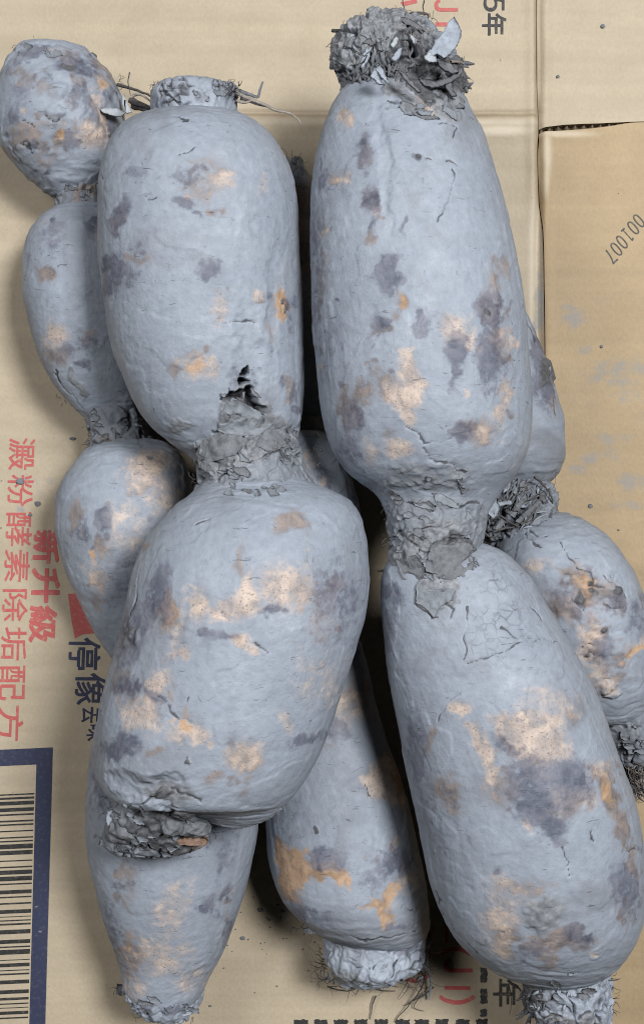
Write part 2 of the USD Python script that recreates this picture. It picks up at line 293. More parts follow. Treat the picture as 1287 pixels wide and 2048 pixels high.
mk = [(0, 60, 960, 60, 14, .45), (0, 75, 985, 16, 22, .55), (0, 76, 1030, 12, 10, .5), (0, 45, 962, 12, 8, .9), (0, 40, 1020, 10, 14, .8), (0, 145, 876, 12, 7, .6),
      (0, 130, 1940, 25, 60, .3), (0, 600, 1900, 60, 60, .32), (0, 520, 1870, 40, 30, .3), (0, 1080, 600, 14, 70, .8), (0, 1076, 650, 10, 50, .6), (0, 860, 300, 30, 20, .2), (1, 1000, 262, 50, 9, .5), (1, 1062, 520, 14, 120, .35)]  # pale patch at the crumpled corner: a highlight put into the colour
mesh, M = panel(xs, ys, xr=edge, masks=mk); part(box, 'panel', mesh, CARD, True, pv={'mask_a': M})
if True:
    xs2 = nonuniform(1076, 1800, [1090], 4, 10, 'x')
    slit_t = clampf([(1076, 259), (1085, 256), (1130, 249), (1200, 246), (1262, 243), (1300, 242), (1800, 241)])
    slit_b = clampf([(1076, 268), (1090, 264), (1130, 261), (1180, 257), (1220, 252), (1262, 245.5), (1300, 244), (1800, 243)])
    e1 = lambda v: edge(v) + 1.5
    ysA = nonuniform(-420, 245, [245], 4, 10, 'y'); ysB = nonuniform(245, 2500, [250], 4, 10, 'y')
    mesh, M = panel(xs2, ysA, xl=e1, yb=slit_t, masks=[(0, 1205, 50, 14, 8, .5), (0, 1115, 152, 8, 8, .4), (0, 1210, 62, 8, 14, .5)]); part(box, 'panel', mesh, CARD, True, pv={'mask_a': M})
    mkr = [(0, 1150, 640, 40, 26, .62), (0, 1140, 615, 26, 10, .75), (0, 1235, 745, 70, 45, .66), (0, 1200, 915, 60, 18, .68), (0, 1150, 940, 24, 14, .75), (0, 1260, 965, 40, 24, .7), (0, 1225, 880, 60, 14, .55), (0, 1165, 700, 22, 10, .55),
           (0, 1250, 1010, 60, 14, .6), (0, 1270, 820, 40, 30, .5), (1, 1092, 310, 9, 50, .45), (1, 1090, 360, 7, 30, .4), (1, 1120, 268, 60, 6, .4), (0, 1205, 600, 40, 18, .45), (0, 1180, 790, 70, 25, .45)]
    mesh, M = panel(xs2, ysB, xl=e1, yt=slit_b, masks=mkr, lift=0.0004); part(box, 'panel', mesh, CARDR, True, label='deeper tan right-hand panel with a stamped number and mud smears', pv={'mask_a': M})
    # the fluted core seen inside the cut
    t = np.linspace(0, 1, 120); ex = 1078 + t * 190; ey0 = slit_t(ex) - 6; ey1 = slit_b(ex) + 6
    zz = -0.0022 + 0.0012 * np.sin(t * 70) + 0.0006 * (np.random.rand(120) - .5)
    a_, b_ = at(ex, ey0, 0), at(ex, ey1, 0); a_[:, 2] = zz; b_[:, 2] = zz - .0004
    i = np.arange(119); part(box, 'fluted_core', (np.vstack([a_, b_]), np.vstack([np.stack([i, i + 120, i + 121], -1), np.stack([i, i + 121, i + 1], -1)])), CARDD)

# ---------------------------------------------------------------- print on the cardboard
GLYPHS = json.loads(r'''{"澱":[[[30,12,41,39,46,71,48,194,123,194,123,141,63,141,62,114,74,114,74,138,87,138,88,113,98,114,98,138,113,138,113,114,123,113,124,108,183,109,189,106,191,101,184,79,168,45,184,25,197,18,200,14,191,0,187,0,174,10,156,29,138,10,125,0,121,0,94,47,103,52,107,52,125,25,144,42,146,49,136,69,131,90,126,91,123,98,113,96,113,73,127,70,126,55,59,56,54,29,45,4,41,3],[148,91,155,66,158,64,165,77,169,90],[63,178,63,157,107,158,107,178],[87,73,98,72,97,96,87,96],[63,96,61,72,74,72,74,96]],[[119,126,131,148,132,193,177,194,179,136,196,137,199,121,172,120,166,124,163,131,162,177,148,176,147,146,138,123,131,116,128,116]],[[53,10,65,27,74,51,77,52,87,50,89,43,85,32,68,1,64,0]],[[5,188,11,197,16,200,30,189,44,175,44,171,34,161,32,161,14,182]],[[0,126,1,131,8,138,11,138,32,124,40,117,40,114,32,103,28,103,22,110]],[[1,8,14,41,25,77,26,80,29,80,40,72,40,68,20,7,17,1,13,0]]],"粉":[[[0,45,13,66,30,105,29,108,3,108,3,125,36,126,36,200,53,200,53,140,56,143,60,155,68,187,84,183,80,165,68,135,62,133,53,136,54,125,83,126,91,134,103,155,109,174,113,195,130,192,129,180,121,153,111,131,100,117,101,115,175,115,175,118,166,129,155,151,145,188,145,193,147,195,162,196,165,179,178,146,186,134,200,120,200,117,188,104,182,109,180,109,176,35,172,16,164,5,158,3,129,3,128,13,125,16,125,20,149,19,155,25,161,58,161,97,135,97,133,96,129,67,118,37,105,17,86,0,74,11,72,15,90,28,103,46,112,72,116,94,114,97,91,97,90,105,84,103,81,108,53,108,53,99,80,69,82,63,71,51,56,73,53,74,51,0,36,0,35,73,33,73,22,47,11,29,8,31]],[[5,176,5,183,20,183,29,148,29,136,21,133,14,135,12,154]]],"酵":[[[0,174,0,191,87,191,87,174,61,173,62,151,83,150,83,80,85,79,102,90,103,105,119,105,135,120,134,122,88,122,88,138,123,138,125,141,125,159,123,161,95,161,95,177,125,177,125,200,143,199,144,177,170,177,172,173,181,191,196,188,197,183,173,139,197,138,199,123,160,122,146,106,182,105,192,98,190,94,177,82,155,68,155,61,157,59,200,59,200,43,156,43,154,7,150,3,140,0,116,0,112,17,137,18,137,42,93,43,93,59,136,59,137,61,137,77,149,82,155,88,127,89,113,75,95,63,85,72,83,72,83,3,68,3,67,15,20,15,19,0,4,0,4,149,24,151,24,173],[143,139,150,138,152,140,164,161,143,161],[20,51,20,31,68,32,67,51],[20,77,20,66,68,66,68,84,53,85,48,90,47,134,40,133,38,101,33,85,26,75],[60,134,59,98,67,97,68,133],[41,174,40,151,47,150,48,174],[19,91,22,91,27,106,26,134,19,133]]],"素":[[[3,115,3,132,91,132,90,144,26,144,26,158,90,158,91,169,14,169,14,184,90,184,91,200,110,200,111,184,189,184,189,169,111,169,111,158,177,158,177,144,111,144,110,133,200,132,199,115,102,115,101,111,79,99,116,99,143,113,154,103,154,99,112,79,84,70,80,66,146,69,147,71,140,74,137,79,148,86,152,86,186,62,195,54,195,51,180,42,165,55,114,52,112,8,106,3,95,0,68,0,64,13,61,15,63,17,93,17,95,19,95,51,93,52,69,51,16,46,12,62,26,64,73,81,73,83,61,83,33,79,29,91,30,97,47,101,69,112,71,115]],[[129,35,132,40,143,47,189,21,197,15,197,12,182,3,160,19]],[[0,13,1,16,36,32,54,47,72,40,53,23,18,3,12,3]]],"除":[[[0,189,56,191,66,184,44,128,60,102,62,91,122,93,121,116,86,117,84,128,70,122,59,135,90,155,113,178,129,200,144,196,145,192,141,188,141,184,166,161,200,139,189,125,176,131,174,117,141,116,142,93,195,93,196,77,141,75,141,13,136,4,121,0,99,0,92,15,92,17,122,18,121,75,64,77,62,65,53,54,41,50,25,50,21,68,42,69,47,82,42,101,33,117,25,125,42,172,19,174,18,1,1,0],[93,135,94,134,170,135,159,143,131,171]],[[151,60,153,64,162,68,167,68,184,48,199,23,184,15,164,45]],[[58,21,59,26,75,44,88,66,104,62,104,58,92,37,73,13]]],"垢":[[[0,47,1,51,28,60,28,132,4,133,3,149,28,151,28,200,47,200,47,151,70,150,70,133,47,132,47,68,49,67,70,75,73,58,76,67,79,94,79,188,140,193,173,200,181,200,185,196,192,187,187,183,97,171,97,144,200,144,200,126,97,126,97,79,93,51,85,26,68,0,54,9,54,13,62,23,70,40,73,58,8,31,5,32]],[[103,101,189,101,189,5,172,5,171,19,122,19,119,4,103,4],[121,37,171,36,172,83,121,83]]],"配":[[[108,128,173,129,173,180,109,180,108,200,192,200,192,94,174,93,172,108,127,107,127,23,131,20,175,20,180,26,181,51,182,58,185,58,200,51,197,21,193,10,188,4,181,1,123,1,116,4,111,10,108,20]],[[0,200,100,200,100,183,70,182,71,159,95,159,95,3,78,3,78,15,23,15,22,0,5,0,5,159,31,159,31,182,0,183],[23,82,22,68,78,68,78,86,62,86,55,92,53,142,45,141,45,110,38,90,28,79],[67,142,66,99,78,99,78,141],[78,51,22,52,22,33,78,32],[47,183,46,160,55,159,55,182],[22,94,24,93,27,96,32,111,33,142,22,141]]],"方":[[[0,12,0,16,11,20,34,40,46,56,56,79,64,126,63,143,4,143,4,162,99,162,100,166,86,193,106,200,121,171,121,166,116,164,116,162,200,160,199,143,87,143,85,141,84,113,178,111,175,69,169,32,162,13,156,7,146,3,101,3,94,21,139,20,144,23,150,37,153,51,156,94,80,94,76,77,68,54,50,26,36,13,15,0,11,0]]],"新":[[[0,32,0,38,9,49,18,68,17,71,5,71,1,75,1,94,8,97,42,98,42,105,4,105,0,110,0,125,4,130,23,131,18,152,8,152,4,156,5,176,39,177,35,187,36,194,38,196,54,200,62,196,71,177,106,176,110,180,141,185,172,195,178,195,194,181,194,175,186,170,132,157,133,130,196,130,200,128,200,106,197,104,178,103,178,5,174,0,154,0,150,4,149,104,132,103,131,71,126,39,113,8,105,0,97,3,86,13,86,19,90,25,82,28,71,52,69,51,69,16,64,8,56,4,32,3,28,8,24,24,15,20],[70,105,70,97,104,97,103,105],[88,132,104,131,103,152,95,151],[91,71,90,69,96,57,101,56,102,70],[46,152,50,132,58,130,65,146,65,151],[27,29,42,28,42,56,40,55]]],"升":[[[0,17,3,23,21,35,34,49,42,64,49,89,48,91,8,91,3,95,3,115,6,119,49,120,48,150,14,142,12,144,5,158,5,165,13,169,33,173,65,183,101,200,117,186,118,177,103,168,77,159,77,120,126,119,127,194,131,199,154,197,155,120,196,119,200,115,200,95,197,92,155,90,155,3,153,0,131,0,127,5,126,91,77,91,73,64,65,44,50,22,24,1,14,0]]],"級":[[[0,11,0,20,5,34,9,65,5,70,1,81,1,89,22,108,25,113,20,114,8,111,0,128,0,135,9,141,19,155,42,200,51,200,66,191,66,185,49,154,42,145,43,142,46,142,49,145,62,168,71,170,80,165,78,182,82,189,177,187,178,178,166,132,184,132,192,128,195,125,195,116,182,77,166,48,184,32,200,23,199,14,187,1,181,1,170,8,148,27,130,11,111,0,104,1,97,9,90,0,85,0,72,8,67,14,72,25,67,25,64,32,62,31,63,18,59,13,42,10,37,16,37,32,34,44,32,41,28,18,23,5,18,4],[125,120,132,101,143,78,149,72,163,104,135,105,132,108,132,116,140,141,145,162,125,161],[106,31,108,30,115,34,130,49,118,70,115,65],[67,124,75,123,77,120,89,88,92,85,97,136,97,162,85,162,86,153],[80,67,82,56,86,56,88,68],[25,68,34,66,47,70,55,68,63,74,57,75],[49,100,53,99,57,100,55,106]]],"停":[[[9,94,0,114,16,131,33,159,50,199,69,193,66,179,118,179,113,193,115,196,131,200,144,179,200,179,199,161,64,161,62,169,60,170,46,142,45,0,29,0,26,3,26,107,24,107,13,94]],[[60,61,60,102,199,102,200,63,182,61,180,55,141,55,139,9,134,4,125,1,93,1,87,14,89,20,119,20,119,54,78,55,77,61],[78,74,179,73,180,83,79,84]],[[78,154,180,156,183,153,183,111,78,110],[98,128,161,127,162,138,99,139]]],"像":[[[0,109,0,114,15,132,32,160,48,199,55,199,68,193,65,182,48,147,49,145,58,150,75,167,96,200,114,196,111,184,148,186,157,179,157,174,147,160,146,156,186,154,186,105,122,104,121,101,138,79,157,88,170,99,177,100,187,89,187,86,168,75,166,69,181,44,190,34,200,29,200,25,190,12,182,14,162,36,148,64,144,62,147,49,145,22,140,11,134,4,125,0,104,0,101,3,99,13,100,20,119,18,124,24,127,31,126,42,91,18,74,11,61,8,52,18,52,24,92,40,114,54,123,62,123,65,122,68,119,68,90,49,64,38,53,50,55,54,75,61,93,70,107,79,112,85,106,89,91,79,69,70,62,70,53,80,53,83,86,97,92,103,69,104,67,131,57,128,48,138,47,1,29,0,26,3,26,107,22,106,13,93,9,93],[137,138,133,121,166,121,166,136,164,138],[91,157,121,155,129,166,98,167],[87,122,111,121,117,131,118,138,88,138]]],"去":[[[0,88,0,109,88,110,88,145,18,145,16,165,88,167,88,200,110,200,111,167,184,167,184,145,111,145,110,110,199,109,200,89,93,88,75,60,52,31,145,37,139,49,120,69,120,73,122,76,139,81,170,44,188,17,190,9,176,0,170,0,160,17,148,17,49,9,22,4,19,5,14,25,23,30,34,42,54,68,65,87]]],"味":[[[51,26,52,30,67,39,87,59,110,92,108,94,66,94,66,114,118,116,118,145,75,146,74,166,117,167,118,199,140,200,141,167,185,167,189,164,188,146,141,145,141,116,197,114,196,94,150,94,149,92,165,65,181,45,200,30,200,26,188,13,182,13,162,34,145,60,142,62,141,3,140,0,119,0,117,64,99,40,68,13,63,12,59,19]],[[0,181,63,180,63,53,21,52,19,36,0,36],[21,74,42,74,42,160,21,159]]],"年":[[[0,49,1,70,34,72,34,123,32,124,20,110,16,110,3,119,0,121,0,125,16,140,28,155,50,200,72,195,72,187,68,181,67,174,185,174,189,172,188,151,122,151,122,127,183,126,184,106,124,104,122,102,122,72,196,71,200,67,200,50,197,48,122,48,122,1,99,0,97,48],[37,128,97,127,98,150,52,151],[58,72,98,71,98,104,59,104]]],"J":[[[0,30,0,38,31,51,43,51,64,35,85,30,107,30,131,39,140,52,140,197,146,200,197,200,200,48,186,24,163,10,149,5,117,0,80,0,34,10]]],"(":[[[0,118,26,150,68,176,116,196,132,200,147,200,200,194,200,189,148,167,111,140,95,115,95,84,127,46,158,27,200,11,195,5,153,0,126,0,116,4,63,26,32,45,0,82]]],"5":[[[0,28,20,47,27,47,48,34,71,28,114,28,129,33,145,43,152,56,150,85,129,102,108,107,87,107,48,96,25,106,35,200,185,200,185,174,78,174,70,140,71,127,93,132,137,130,167,120,187,106,200,83,200,54,182,26,160,11,142,5,115,0,80,0,38,8]]],"0":[[[0,81,3,136,16,165,33,182,55,193,85,200,115,200,153,190,167,182,186,160,200,119,200,81,195,58,186,40,164,17,145,7,115,0,85,0,55,7,33,18,19,31,5,56],[41,121,38,82,52,42,64,30,81,22,119,22,136,30,148,42,162,84,159,133,139,168,113,180,87,180,75,177,61,168,49,155]]],"1":[[[0,166,0,190,6,191,73,200,127,200,127,23,200,22,200,0,6,0,6,22,82,23,82,175]]],"7":[[[0,179,0,200,200,200,200,183,156,145,126,98,112,57,107,0,66,0,71,53,99,118,115,140,153,179]]]}''')
def flat(polys_px, lift=0.00016):
    out = []
    for p in polys_px:
        p = p.buffer(0)
        for g in getattr(p, 'geoms', [p]):
            if g.is_empty: continue
            g = g.segmentize(25)
            v, f = trimesh.creation.triangulate_polygon(g, engine='earcut')
            V = at(v[:, 0], v[:, 1], 0.0); V[:, 2] = height(v[:, 0], v[:, 1]) + lift
            n = np.cross(V[f[:, 1]] - V[f[:, 0]], V[f[:, 2]] - V[f[:, 0]])[:, 2]
            f = np.where((n < 0)[:, None], f[:, ::-1], f); out.append((V, f))
    return join(out)
def glyph(ch, origin, along, up):
    """The glyph's box 0..1 mapped onto origin + along*gx + up*gy (photo pixels, the plane of the cardboard)."""
    o, a, u = map(np.array, (origin, along, up)); res = []
    for rings in GLYPHS[ch]:
        rr = [o + np.array(r, float).reshape(-1, 2)[:, :1] / 200. * a + np.array(r, float).reshape(-1, 2)[:, 1:] / 200. * u for r in rings]
        res.append(Polygon(rr[0], rr[1:]))
    return flat(res)
def turned(ch, x0, x1, y0, y1, mat, slant=0.0, name='printed_character'):      # reads downwards: its top is to the right
    part(box, name, glyph(ch, (x0, y0), (slant, y1 - y0), (x1 - x0, 0)), mat, False)
for ch, x0, x1, y0, y1 in [('澱', 19, 71, 876, 940), ('粉', 16, 68, 949, 1013), ('酵', 13, 65, 1024, 1092), ('素', 10, 61, 1099, 1164), ('除', 6, 57, 1178, 1243), ('垢', 3, 54, 1254, 1321), ('配', 0, 51, 1331, 1401), ('方', -5, 48, 1410, 1482)]:
    turned(ch, x0, x1, y0, y1, RED, -2)
for ch, x0, x1, y0, y1 in [('新', 67, 121, 1060, 1127), ('升', 64, 121, 1135, 1206), ('級', 59, 115, 1211, 1285)]:
    turned(ch, x0, x1, y0, y1, RED, -2)
for ch, x0, x1, y0, y1 in [('停', 138, 202, 1275, 1340), ('像', 151, 216, 1346, 1410), ('去', 164, 205, 1414, 1446), ('味', 174, 214, 1449, 1482)]:
    turned(ch, x0, x1, y0, y1, NAVY, -2)
part(box, 'printed_band', flat([Polygon([(136, 1188), (143, 1240), (150, 1277), (163, 1269), (230, 1262), (228, 1180)])]), RED, False)
turned('5', 966, 1008, -9, 23, BLACK); turned('年', 963, 1012, 26, 71, BLACK)
turned('J', 868, 915, -2, 23, RED)
part(box, 'printed_character', flat([Polygon([(870, 44), (916, 45), (916, 53), (870, 52)])]), RED, False)
for pts in ([(800, 4), (832, -2), (834, 5), (806, 12)], [(798, 24), (824, 31), (822, 38), (796, 30)]):
    part(box, 'printed_stroke', flat([Polygon(pts)]), RED, False)
turned('(', 878, 940, 1894, 1912, RED); turned('J', 887, 944, 1917, 1946, RED)
part(box, 'printed_character', flat([Polygon([(888, 1972), (940, 1973), (940, 1981), (888, 1980)])]), RED, False)
o_ = glyph('(', (878, 2010), (0, -19), (70, 0)); part(box, 'printed_character', (o_[0], o_[1]), RED, False)
part(box, 'printed_character', flat([Polygon([(889, 1850), (896, 1850), (896, 1886), (889, 1886)])]), RED, False)
o_ = glyph('(', (798, 1966), (0, -19), (60, 0)); part(box, 'printed_character', o_, RED, False)
part(box, 'printed_stroke', flat([Polygon([(842, 1866), (860, 1862), (861, 1874), (845, 1892)]), Polygon([(846, 1905), (860, 1898), (861, 1912)])]), RED, False)
turned('年', 985, 1036, 1958, 2014, FADE)
rg = random.Random(3)
def ragged(x0, y0, x1, y1, a=1.6, n=9):
    t = np.linspace(0, 1, n); j = lambda: [rg.uniform(-a, a) for _ in t]
    return Polygon(list(zip(x0 + (x1 - x0) * t, y0 + np.array(j()))) + list(zip(x1 + np.array(j()), y0 + (y1 - y0) * t)) + list(zip(x1 - (x1 - x0) * t, y1 + np.array(j()))) + list(zip(x0 + np.array(j()), y1 - (y1 - y0) * t)))
for a, b in [(587, 615), (628, 654), (667, 695), (708, 734), (749, 775), (790, 818), (829, 857), (870, 896), (911, 938), (951, 974)]:
    part(box, 'printed_dash', flat([ragged(a, 2040 + (a - 600) * -.003, b, 2057)]), BLACK, False)
for a, b in [(1906, 1926), (1936, 1966), (1978, 2008), (2019, 2034)]:
    part(box, 'printed_dash', flat([ragged(960, a, 973, b)]), FADE, False)
# barcode: a navy frame and dark bars
tl = lambda x, y: (x - (y - 1495) * .0275, y - x * .045)
quad = lambda x0, y0, x1, y1: Polygon([tl(x0, y0), tl(x1, y0), tl(x1, y1), tl(x0, y1)])
part(box, 'barcode_frame', flat([quad(74, 1499.6, 106, 2110), quad(-60, 1499.6, 73.9, 1532.5)]), NAVY, False)
bars = [1470 + v * .171 for v in (680, 697, 720, 745, 768, 812, 845, 888, 915, 935, 990, 1010, 1033, 1052, 1110, 1125, 1185, 1202, 1228, 1245, 1270, 1325, 1345, 1395, 1458, 1473, 1530, 1548, 1575, 1625, 1652, 1700, 1728, 1745)] \
     + [1750 + v * .171 for v in (10, 60, 92, 105, 170, 215, 245, 262, 318, 338, 400, 445, 478, 488, 520, 535, 560, 582, 635, 685, 752, 798, 828, 845, 868, 925, 985, 995, 1028, 1070, 1105, 1117, 1145, 1165, 1225, 1270, 1340, 1385, 1430, 1460, 1495, 1510, 1545, 1555, 1590, 1628, 1660, 1678)]
for a, b in zip(bars[::2], bars[1::2]):
    part(box, 'barcode_bar', flat([quad(-60, a + 3, 71.2, b + 3)]), BLACK, False)
# stamped number on the right panel: reads down to the left
d_ = np.array([-.655, .755]); u_ = np.array([.755, .655])
for k, ch in enumerate('001007'):
    c = np.array([1221, 513]) + (k - 5) * np.array([-11.2, 14.2])
    wd = 13.5 if ch != '1' else 9
    part(box, 'stamped_digit', (lambda m: (m[0] + [0, 0, .0004], m[1]))(glyph(ch, tuple(c - d_ * wd / 2 - u_ * 16 + d_ * -2), tuple(d_ * wd + u_ * -1), tuple(u_ * 31 + d_ * 4))), FADE, False)

# ---------------------------------------------------------------- lotus roots
def body(rows, zc, flat_=0.9, step=3.0, kind='segment', patches=(), cracks=(), amp=1.0, seed=0, zend=None, fibrous=0.0):
    """A closed root segment: rows are (row, left, right) of its outline in plan, zc the height of its axis (zend at its last row).
    patches: (layer, x, y, rx, ry, turn, strength) or (layer, [(x, y) ...], strength); cracks: (width, [(x, y) ...])."""
    R = np.array(rows, float); yl = PchipInterpolator(R[:, 0], R[:, 1]); yr = PchipInterpolator(R[:, 0], R[:, 2])
    yy = np.linspace(R[0, 0], R[-1, 0], 4000)
    s = np.concatenate([[0], np.cumsum(np.maximum(np.hypot(np.diff(yl(yy)), np.diff(yy)), np.hypot(np.diff(yr(yy)), np.diff(yy))))])
    n = int(s[-1] / step); ys = np.interp(np.linspace(0, s[-1], n), s, yy)
    z0 = np.full(n, zc) if zend is None else zc + (zend - zc) * (ys - ys[0]) / (ys[-1] - ys[0])
    k = (H - z0) / F
    cx, a = ((yl(ys) + yr(ys)) / 2 - 643.5) * k, (yr(ys) - yl(ys)) / 2 * k
    cy = -(ys - 1024) * k
    amax = a.max(); b = flat_ * (amax * (a / amax) ** 1.3 if kind == 'segment' else a)
    m1 = max(24, int(math.pi * amax / (step * k.mean()) * 1.05)); m2 = max(16, m1 // 5)
    th = np.concatenate([np.linspace(-0.35, math.pi + 0.35, m1, endpoint=False), np.linspace(math.pi + 0.35, 2 * math.pi - 0.35, m2, endpoint=False)])
    m = len(th)
    X = cx[:, None] + a[:, None] * np.cos(th); Z = z0[:, None] + b[:, None] * np.sin(th); Y = np.repeat(cy[:, None], m, 1)
    V = np.stack([X, Y, Z], -1).reshape(-1, 3)
    idx = np.arange(n * m).reshape(n, m); nx = np.roll(idx, -1, 1)
    f = np.vstack([np.stack([idx[:-1], idx[1:], nx[1:]], -1).reshape(-1, 3), np.stack([idx[:-1], nx[1:], nx[:-1]], -1).reshape(-1, 3)])
    V = np.vstack([V, [[cx[0], cy[0] + 2 * k[0], z0[0]], [cx[-1], cy[-1] - 2 * k[-1], z0[-1]]]])
    c0, c1 = n * m, n * m + 1
    f = np.vstack([f, np.stack([np.full(m, c0), idx[0], nx[0]], -1), np.stack([np.full(m, c1), nx[-1], idx[-1]], -1)])
    _, _, N = __import__('meshkit').arrays((V, f), True)
    if ((N * (V - V.mean(0))).sum(1)).mean() < 0: f = f[:, ::-1]; N = -N
    surf = np.zeros((len(V), 3)); surf[:n * m, 0] = (np.where(th > math.pi * 1.5, th - 2 * math.pi, th)[None] * np.maximum(a, .3 * amax)[:, None]).ravel()
    surf[:n * m, 1] = np.repeat(s[-1] * np.linspace(0, 1, n) * k.mean(), m); surf[:, 2] = seed
    # where each vertex lies in plan, the lower half pushed outwards so that marks end at the sides
    q = plan(V); up = np.concatenate([np.tile(np.sin(th), n), [0, 0]]); facing = sstep(-0.25, 0.02, up)
    Wn = lambda sc, o: fbm(V * sc + seed * 3.7, o, seed) - .5
    w1, w2, w3 = Wn(95., 3), Wn(110. + 7, 3), Wn(300., 3); w4 = Wn(317., 3)
    qx, qy = q[:, 0] + w1 * 46 + w3 * 30, q[:, 1] + w2 * 46 + w4 * 30
    ms = {x: np.zeros(len(V)) for x in ('skin', 'purple', 'brown', 'orange', 'gray', 'dark', 'crack', 'hole', 'raise', 'groove', 'craze', 'rough')}
    patches = list(patches)
    if kind == 'segment':                  # small rubs and spots around the larger marks
        rk = np.random.RandomState(seed + 900)
        for p in [p for p in patches if len(p) == 7 and p[0] in ('skin', 'purple', 'brown', 'orange')]:
            for _ in range(rk.randint(0, 3)):
                an = rk.uniform(0, 6.28); d = rk.uniform(.9, 1.9); t = ('brown', 'purple', 'brown', 'skin', 'purple', 'brown')[rk.randint(6)]; q_ = rk.gamma(3., 2.2) + 3
                patches.append((t, p[1] + p[3] * d * math.cos(an), p[2] + p[4] * d * math.sin(an), q_, q_ * rk.uniform(.5, 1.6), rk.uniform(-40, 40), rk.uniform(.45, .85) if t != 'dark' else rk.uniform(.35, .6)))
    for p in patches:
        layer = p[0]
        if isinstance(p[1], list):
            poly = Polygon(p[1]).buffer(0); c = poly.bounds
            near = np.nonzero((qx > c[0] - 40) & (qx < c[2] + 40) & (qy > c[1] - 40) & (qy < c[3] + 40))[0]
            import shapely
            pts = shapely.points(qx[near], qy[near]); d = shapely.distance(pts, poly.exterior); ins_ = shapely.contains(poly, pts)
            val = np.zeros(len(V)); val[near] = np.clip(.5 + np.where(ins_, d, -d) / 22., 0, 1) * p[2]
        else:
            _, x, y, rx, ry, rot, st = p; c_, s_ = math.cos(math.radians(rot)), math.sin(math.radians(rot))
            dx, dy = qx - x, qy - y; r = np.hypot((dx * c_ + dy * s_) / rx, (-dx * s_ + dy * c_) / ry)
            val = np.clip(1.5 - r, 0, 1) * st
        ms[layer] = np.maximum(ms[layer], val * facing)
    cracks = list(cracks)
    if kind == 'segment':                  # small nicks where the mud was rubbed, gathered in a few places
        rk = np.random.RandomState(seed + 500); hub = [(rk.uniform(R[0, 0], R[-1, 0]), rk.uniform(.15, .85)) for _ in range(7)] + [(R[0, 0] + 70, .4), (R[-1, 0] - 80, .5)]
        for _ in range(int((R[-1, 0] - R[0, 0]) * amax / k.mean() / 3600)):
            hy, hu = hub[rk.randint(len(hub))]; y = np.clip(hy + rk.randn() * 45, R[0, 0] + 12, R[-1, 0] - 12); u = np.clip(hu + rk.randn() * .16, .06, .94)
            x = yl(y) * (1 - u) + yr(y) * u; L = rk.gamma(2.0, 6.0) + 4; an = math.radians(rk.randn() * 24 + (0 if rk.rand() < .8 else 80)); bd = rk.randn() * .25
            cracks.append((-rk.uniform(1.0, 1.8), [(x - L / 2 * math.cos(an), y - L / 2 * math.sin(an)), (x - L * bd * math.sin(an), y + L * bd * math.cos(an)), (x + L / 2 * math.cos(an), y + L / 2 * math.sin(an))]))
    for wd, pts in cracks:
        P = np.array(pts, float); t = np.concatenate([[0], np.cumsum(np.hypot(*np.diff(P, axis=0).T))]); u = np.arange(0, t[-1], 1.0)
        D, _ = cKDTree(np.stack([np.interp(u, t, P[:, 0]), np.interp(u, t, P[:, 1])], -1)).query(np.stack([q[:, 0] + w3 * 22 + w1 * 14, q[:, 1] + w4 * 22 + w2 * 14], -1), distance_upper_bound=14)
        nick = .45 if wd < 0 else 1.0; wd = abs(wd) * .8 * (.5 + 1.1 * np.clip(Wn(260., 2) + .5, 0, 1))
        ms['crack'] = np.maximum(ms['crack'], nick * np.clip(1.25 - D / wd * .75, 0, 1) * facing * (.5 + .5 * sstep(.34, .52, Wn(140., 2) + .5)))
    if kind == 'segment':
        dsp = 0.0011 * Wn(38., 2) + 0.00032 * Wn(130., 3) * amp
        st = np.stack([surf[:, 0] * 60 + seed + w2 * 2, surf[:, 1] * 420 + w1 * 5, surf[:, 0] * 0 + seed], -1)
        ends = np.concatenate([np.repeat(np.maximum(1 - (ys - ys[0]) / 130., 1 - (ys[-1] - ys) / 170.).clip(0, 1), m), [0, 0]])
        dsp = dsp + (fbm(st, 3, seed + 1) - .5) * (0.0002 + 0.0006 * ends) * amp
        sb = np.stack([surf[:, 0] * 420, surf[:, 1] * 30 + seed, surf[:, 0] * 0 + seed + 9], -1)
        dsp = dsp + (fbm(sb, 2, seed + 2) - .5) * 0.0002 * (1 - ends) * (0.4 + (1 - np.clip(up, 0, 1)) * 1.2)
        # lumps of thicker mud with an edge
        l = sstep(.52, .56, fbm(V * 75. + seed, 3, seed + 5)); dsp = dsp + l * 0.00018 * amp
    else:
        tree_pts = np.random.RandomState(seed + 100).uniform(V.min(0) - .004, V.max(0) + .004, (int(amp * 60 + 160), 3))
        wv = V + np.stack([Wn(160., 2), Wn(171., 2), Wn(183., 2)], -1) * .010
        D, I = cKDTree(tree_pts).query(wv, k=2); gap = D[:, 1] - D[:, 0]
        ch = np.random.RandomState(seed).rand(len(tree_pts))
        plate = (ch[I[:, 0]] - .5) * 0.0018
        cr = np.clip(1 - gap / .0009, 0, 1) * sstep(.40, .62, fbm(V * 140. + 5, 2, seed + 7))
        rid = 1 - 2 * np.abs(fbm(V * np.array([210., 120., 150.]) + seed, 3, seed + 3) - .5)
        fb = fbm(V * np.array([520., 110., 300.]) + 3 * np.stack([w1, w2, w3], -1) + seed, 3, seed + 4) - .5
        fr = 1 - 2 * np.abs(fb)
        dsp = fibrous * (0.0036 * (fr - .75)) + amp * (0.0030 * Wn(85., 2) + 0.0018 * (rid - .8) + 0.0018 * Wn(500., 3) + plate * sstep(0, .0012, gap) - 0.0010 * cr)
        ms['crack'] = np.maximum(ms['crack'], cr * .8 * facing)
        ms['crack'] = np.maximum(ms['crack'], np.clip(.66 - rid, 0, .35) * 2.2)  # valleys of the relief darkened as well, shade put into the colour
